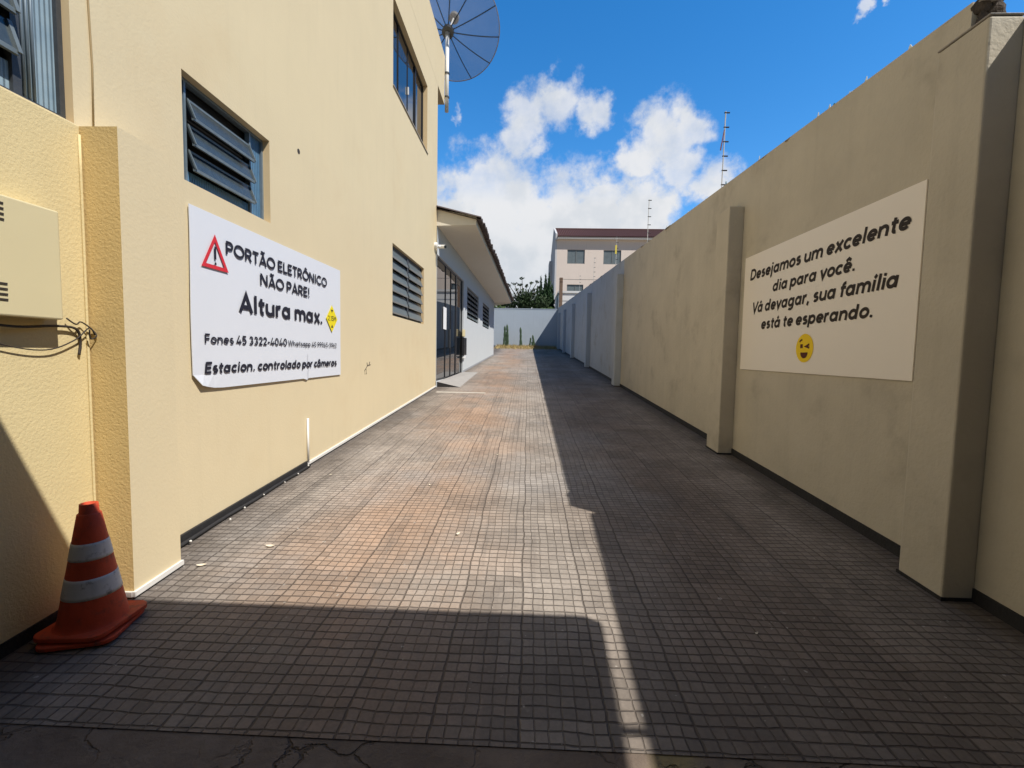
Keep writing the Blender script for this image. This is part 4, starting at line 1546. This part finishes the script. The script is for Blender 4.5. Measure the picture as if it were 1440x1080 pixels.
mb.face((3.5, 64.8, 19.0), (27, 64.8, 19.0), (27, 72.4, 16.4), (3.5, 72.4, 16.4))
mb.build('roof', M['tile_red'], t, fix=False)
mb = MB()
mb.tube([(3.5, 64.8, 19.05), (27, 64.8, 19.05)], 0.14, 8)
mb.build('ridge', M['tile_red'], t)

t = thing('outbuilding', 'small bright white outbuilding just beyond the wall corner, below the tall block', 'building', (5, 49, 2.2))
mb = MB()
mb.box(2.98, 8.5, 46.0, 52.0, 2.0, 7.75)
mb.build('wall', mat('white_render', (0.78, 0.78, 0.78), 0.85, var=0.08, vscale=1.5), t)
mb = MB()
mb.box(2.93, 8.6, 45.9, 52.1, 7.75, 7.95)
mb.build('roof', mat('white_slab', (0.74, 0.74, 0.74), 0.85, var=0.1, vscale=2), t)
t = tag(None or (lambda m: m.build('brick_post', M['brick'], bevel=0.02))((lambda m: (m.box(2.98, 3.30, 45.3, 45.62, 2.0, 9.15), m)[1])(MB())),
        'slim brown brick post at the corner of the pale block, above the wall', 'post')
mb = MB()
mb.tube([(2.9, 45.2, 8.98), (4.6, 45.2, 8.95), (6.2, 45.2, 8.96), (8, 45.2, 8.97)], 0.018, 6)
tag(mb.build('overhead_wire', M['cable']), 'dark overhead wire running level from the brick post across the pale block', 'wire')


# ------------------------------------------------------------------ plants
def leaf_crown(name, m, parent, clumps, nleaf, size, seed, droop=0.0, stretch=1.0):
    rnd = random.Random(seed)
    mb = MB()
    tot = sum(c[3] * c[4] * c[5] for c in clumps) ** 1.0
    for (cx, cy, cz, rx, ry, rz) in [(c[0], c[1], c[2], c[3], c[4], c[5]) for c in clumps]:
        k = max(20, int(nleaf * rx * ry * rz / tot))
        for _ in range(k):
            v = Vector((rnd.gauss(0, 1), rnd.gauss(0, 1), rnd.gauss(0, 1))).normalized() * (rnd.random() ** 0.4)
            k2 = 1 + 0.5 * noise.noise(v * 2.2 + Vector((seed + cx, cy, cz)))
            p = Vector((cx + v.x * rx * k2, cy + v.y * ry * k2, cz + v.z * rz * k2))
            n_ = Vector((rnd.uniform(-1, 1), rnd.uniform(-1, 1), rnd.uniform(-.2, 1.2))).normalized()
            a_ = n_.cross(Vector((rnd.uniform(-1, 1), rnd.uniform(-1, 1), rnd.uniform(-1, 1)))).normalized()
            b_ = n_.cross(a_)
            s = size * rnd.uniform(0.6, 1.4)
            if stretch > 1:
                a_ = (a_ + Vector((0, 0, 1.5))).normalized()
                b_ = n_.cross(a_).normalized()
            mb.face(p - a_ * s * stretch * .5, p + b_ * s * .32, p + a_ * s * stretch * .5, p - b_ * s * .32)
    return mb.build(name, m, parent, fix=False)


def trunk(parent, x, y, z0, z1, r, limbs=(), lean=0.2):
    mb = MB()
    mb.tube([(x, y, z0), (x + lean * .4, y, z0 + (z1 - z0) * .5), (x + lean, y, z1)], r, 8, r * .5)
    for (tx, ty, tz, fz) in limbs:
        mb.tube([(x + lean * fz, y, z0 + (z1 - z0) * fz), ((x + tx) / 2, (y + ty) / 2, (z0 + (z1 - z0) * fz + tz) / 2 + .1), (tx, ty, tz)], r * .4, 6, r * .1)
    return mb.build('trunk', M['bark'], parent)


t = thing('dark_tree', 'dark bushy tree with sparse twiggy tips showing over the rear wall', 'tree', (-0.6, 48, 2.2))
tips = [(-2.1, 48, 8.75), (-1.55, 48, 8.9), (-0.95, 48, 8.8), (-0.75, 48, 9.45), (-0.25, 48, 8.7), (0.25, 48, 9.0), (0.85, 48, 9.1), (1.1, 48, 8.5),
        (-1.3, 48, 8.3), (0.5, 48, 8.3)]
trunk(t, -0.6, 48, 2.2, 7.2, 0.22, [(p[0], p[1], p[2], 0.85) for p in tips])
leaf_crown('crown', M['leaf_a'], t, [(-2.4, 48, 6.6, 1.2, 1.2, .95), (-0.9, 48, 6.8, 1.3, 1.3, 1.15), (0.3, 48, 6.9, 1.3, 1.2, 1.3), (1.2, 48, 6.6, 1.1, 1.2, 1.1),
                                     (-0.4, 47.6, 7.7, .8, .8, .6)] + [(p[0], p[1], p[2], .26, .26, .16) for p in tips], 5200, 0.21, 4)
t = thing('cypress_tree', 'narrow pointed dark green conifer beside the corner of the pale block', 'tree', (2.0, 49, 2.2))
trunk(t, 2.0, 49, 2.2, 9.0, 0.14, lean=0.05)
cl = []
for (cx, top, r) in ((1.25, 9.5, .30), (1.75, 9.9, .36), (2.1, 10.0, .36), (2.45, 9.0, .34), (0.9, 8.6, .30), (1.6, 8.3, .5), (2.2, 8.0, .5)):
    z = 5.5
    while z < top:
        k = max(.12, min(1, (top - z) / 1.6))
        cl.append((cx, 49, z, r * k, r * k, .42))
        z += .33
leaf_crown('crown', M['leaf_b'], t, cl, 5200, 0.17, 9, stretch=2.2)
t = thing('shrub', 'light green shrub top peeping over the rear wall below the conifer', 'shrub', (1.9, 44.4, 2.2))
trunk(t, 1.9, 44.4, 2.2, 5.6, 0.06, lean=0)
leaf_crown('crown', M['leaf_c'], t, [(1.5, 44.4, 5.8, .45, .4, .28), (2.1, 44.4, 5.9, .45, .4, .25), (0.9, 44.4, 5.7, .35, .3, .2)], 900, 0.14, 12)
t = thing('round_bush', 'dark green bush behind the house eave, left end of the trees', 'bush', (-3.6, 47, 2.2))
trunk(t, -3.6, 47, 2.2, 5.5, 0.12, lean=0)
leaf_crown('crown', M['leaf_c'], t, [(-3.2, 47, 6.0, 1.1, 1, .6), (-4.6, 47, 6.2, 1.3, 1, .9)], 1400, 0.18, 15)


def cactus(label, x, y, stems):
    t = thing('cactus', label, 'cactus', (x, y, 2.18), 'cacti against the rear wall')
    for (dx, h_, r, z0) in stems:
        mb = MB()
        n = 14
        rings = []
        N = 12
        for k in range(N + 1):
            u = k / N
            rr_ = r * (1 if u < .88 else max(.05, math.sqrt(max(0, 1 - ((u - .88) / .12) ** 2)))) * (1 + .12 * math.sin(k * 2.1 + dx * 9))
            i = len(mb.v)
            for q in range(n):
                a = 2 * PI * q / n
                rq = rr_ * (1 if q % 2 else .78)
                mb.v.append((x + dx + .05 * math.sin(u * 3 + dx * 7) + rq * math.cos(a), y + rq * math.sin(a), 2.15 + z0 + u * h_))
            rings.append(i)
        for i, j in zip(rings, rings[1:]):
            for q in range(n):
                mb.f.append((i + q, i + (q + 1) % n, j + (q + 1) % n, j + q))
        mb.f.append(tuple(rings[-1] + q for q in range(n)))
        mb.build('stem', M['cactus'], t)


cactus('tallest cactus, two upright columns against the rear wall nearest the house', -2.05, 42.2, [(-.14, 2.05, .10, 0), (.14, 2.15, .10, .05), (0.0, 1.5, .09, 0)])
cactus('slim single column cactus in the middle of the rear wall', -0.72, 42.3, [(0, 1.95, .10, 0), (.12, .9, .05, 0)])
cactus('short branching cactus by the shadow edge on the rear wall', 0.36, 42.3, [(-.16, .95, .08, 0.05), (.10, 1.25, .09, 0), (.0, .6, .08, 0), (.22, .7, .06, .2)])

# dry grass at the far end
rnd = random.Random(21)
mb = MB()
for _ in range(5200):
    x = rnd.uniform(-2.9, 2.6)
    y = 42.9 - abs(rnd.gauss(0, 1)) * 1.6
    if y < 37.5 or (x > 0.8 and rnd.random() < .4):
        continue
    hh = rnd.uniform(.08, .30) * (1.2 if y > 41.5 else .8)
    a = rnd.uniform(0, 2 * PI)
    d = rnd.uniform(.05, .25)
    wv_ = rnd.uniform(.010, .022)
    p = Vector((x, y, gz(y)))
    tip = p + Vector((math.cos(a) * d, math.sin(a) * d, hh))
    sd = Vector((-math.sin(a), math.cos(a), 0)) * wv_
    mb.face(p - sd, p + sd, tip)
g = mb.build('dry_grass', M['straw'], fix=False)
g['kind'] = 'stuff'
tag(g, 'straw coloured dry grass growing along the foot of the rear wall', 'grass')

# ------------------------------------------------------------------ fallen leaves on the paving
rnd = random.Random(31)
LV = [(-1.84, 3.16, .034, 'pale curled dry leaf on sunlit paving, farther out from the pier than its twin'), (-2.14, 2.87, .030, 'pale curled dry leaf on the paving beside the pier foot'),
      (-0.51, 3.46, .026, 'small flat dry leaf alone on the sunlit middle of the drive'), (-0.97, 4.56, .020, 'tiny dry leaf on sunlit tiles level with the white conduit'),
      (-2.11, 4.80, .016, 'tiny pale leaf near the foot of the white conduit'), (-0.36, 5.77, .018, 'tiny dry leaf on the sunlit tiles, farthest up the drive'),
      (1.26, 2.39, .014, 'tiny white petal in the shade on the right of the drive')]
for (x, y, s, lab) in LV:
    mb = MB()
    a = rnd.uniform(0, PI)
    N = 8
    pts = []
    for k in range(N + 1):
        u = k / N
        wv_ = s * .45 * math.sin(PI * (u * .92 + .04))
        cz = gz(y) + .004 + .012 * (2 * u - 1) ** 2 * (s / .03)
        cx, cy = (u - .5) * 2 * s, .25 * s * math.sin(u * 3)
        pts.append([(cx, cy - wv_, cz + .35 * wv_), (cx, cy, cz), (cx, cy + wv_, cz + .5 * wv_)])
    ca, sa = math.cos(a), math.sin(a)
    T = lambda p: (x + p[0] * ca - p[1] * sa, y + p[0] * sa + p[1] * ca, p[2])
    for p, q in zip(pts, pts[1:]):
        for j in (0, 1):
            mb.face(T(p[j]), T(q[j]), T(q[j + 1]), T(p[j + 1]))
    o = mb.build('dry_leaf', M['dry_leaf'])
    sm = o.modifiers.new('thick', 'SOLIDIFY')
    sm.thickness = .0015
    tag(o, lab, 'leaf', 'fallen leaves on the paving')

# ------------------------------------------------------------------ canopy added unseen behind the viewpoint to cast the foreground shadow
t = thing('shadow_canopy', 'flat concrete canopy on posts, added unseen behind the viewpoint to cast the foreground shadow', 'canopy', (0, -1, 0))
mb = MB()
mb.box(-2.48, 2.475, -3.6, 1.17, 3.30, 3.45)
mb.build('slab', M['concrete_dark'], t, bevel=0.004)
for x in (-2.3, 2.2):
    mb = MB()
    mb.box(x - .09, x + .09, -3.5, -3.3, -.3, 3.30)
    mb.build('post', M['concrete_dark'], t)
mb = MB()
mb.box(2.475, RX, 0.44, 0.47, 3.32, 3.36)  # unseen bar added for its shadow across the sunlit strip
mb.build('shadow_bar', M['concrete_dark'], t)

t = thing('added_light_blocker', 'dark sheet metal panel added behind the viewpoint, unseen, to block light', 'light blocker', (0, -3.7, -.2))
mb = MB()
mb.box(-2.5, 2.74, -3.76, -3.72, -.15, 3.25)  # unseen panel, added only to keep out light from behind
mb.build('panel', M['steel_dark'], t)
for k in range(8):
    mb = MB()
    mb.box(-2.45 + .7 * k, -2.40 + .7 * k, -3.72, -3.68, -.12, 3.2)
    mb.build('upright', M['steel_dark'], t)
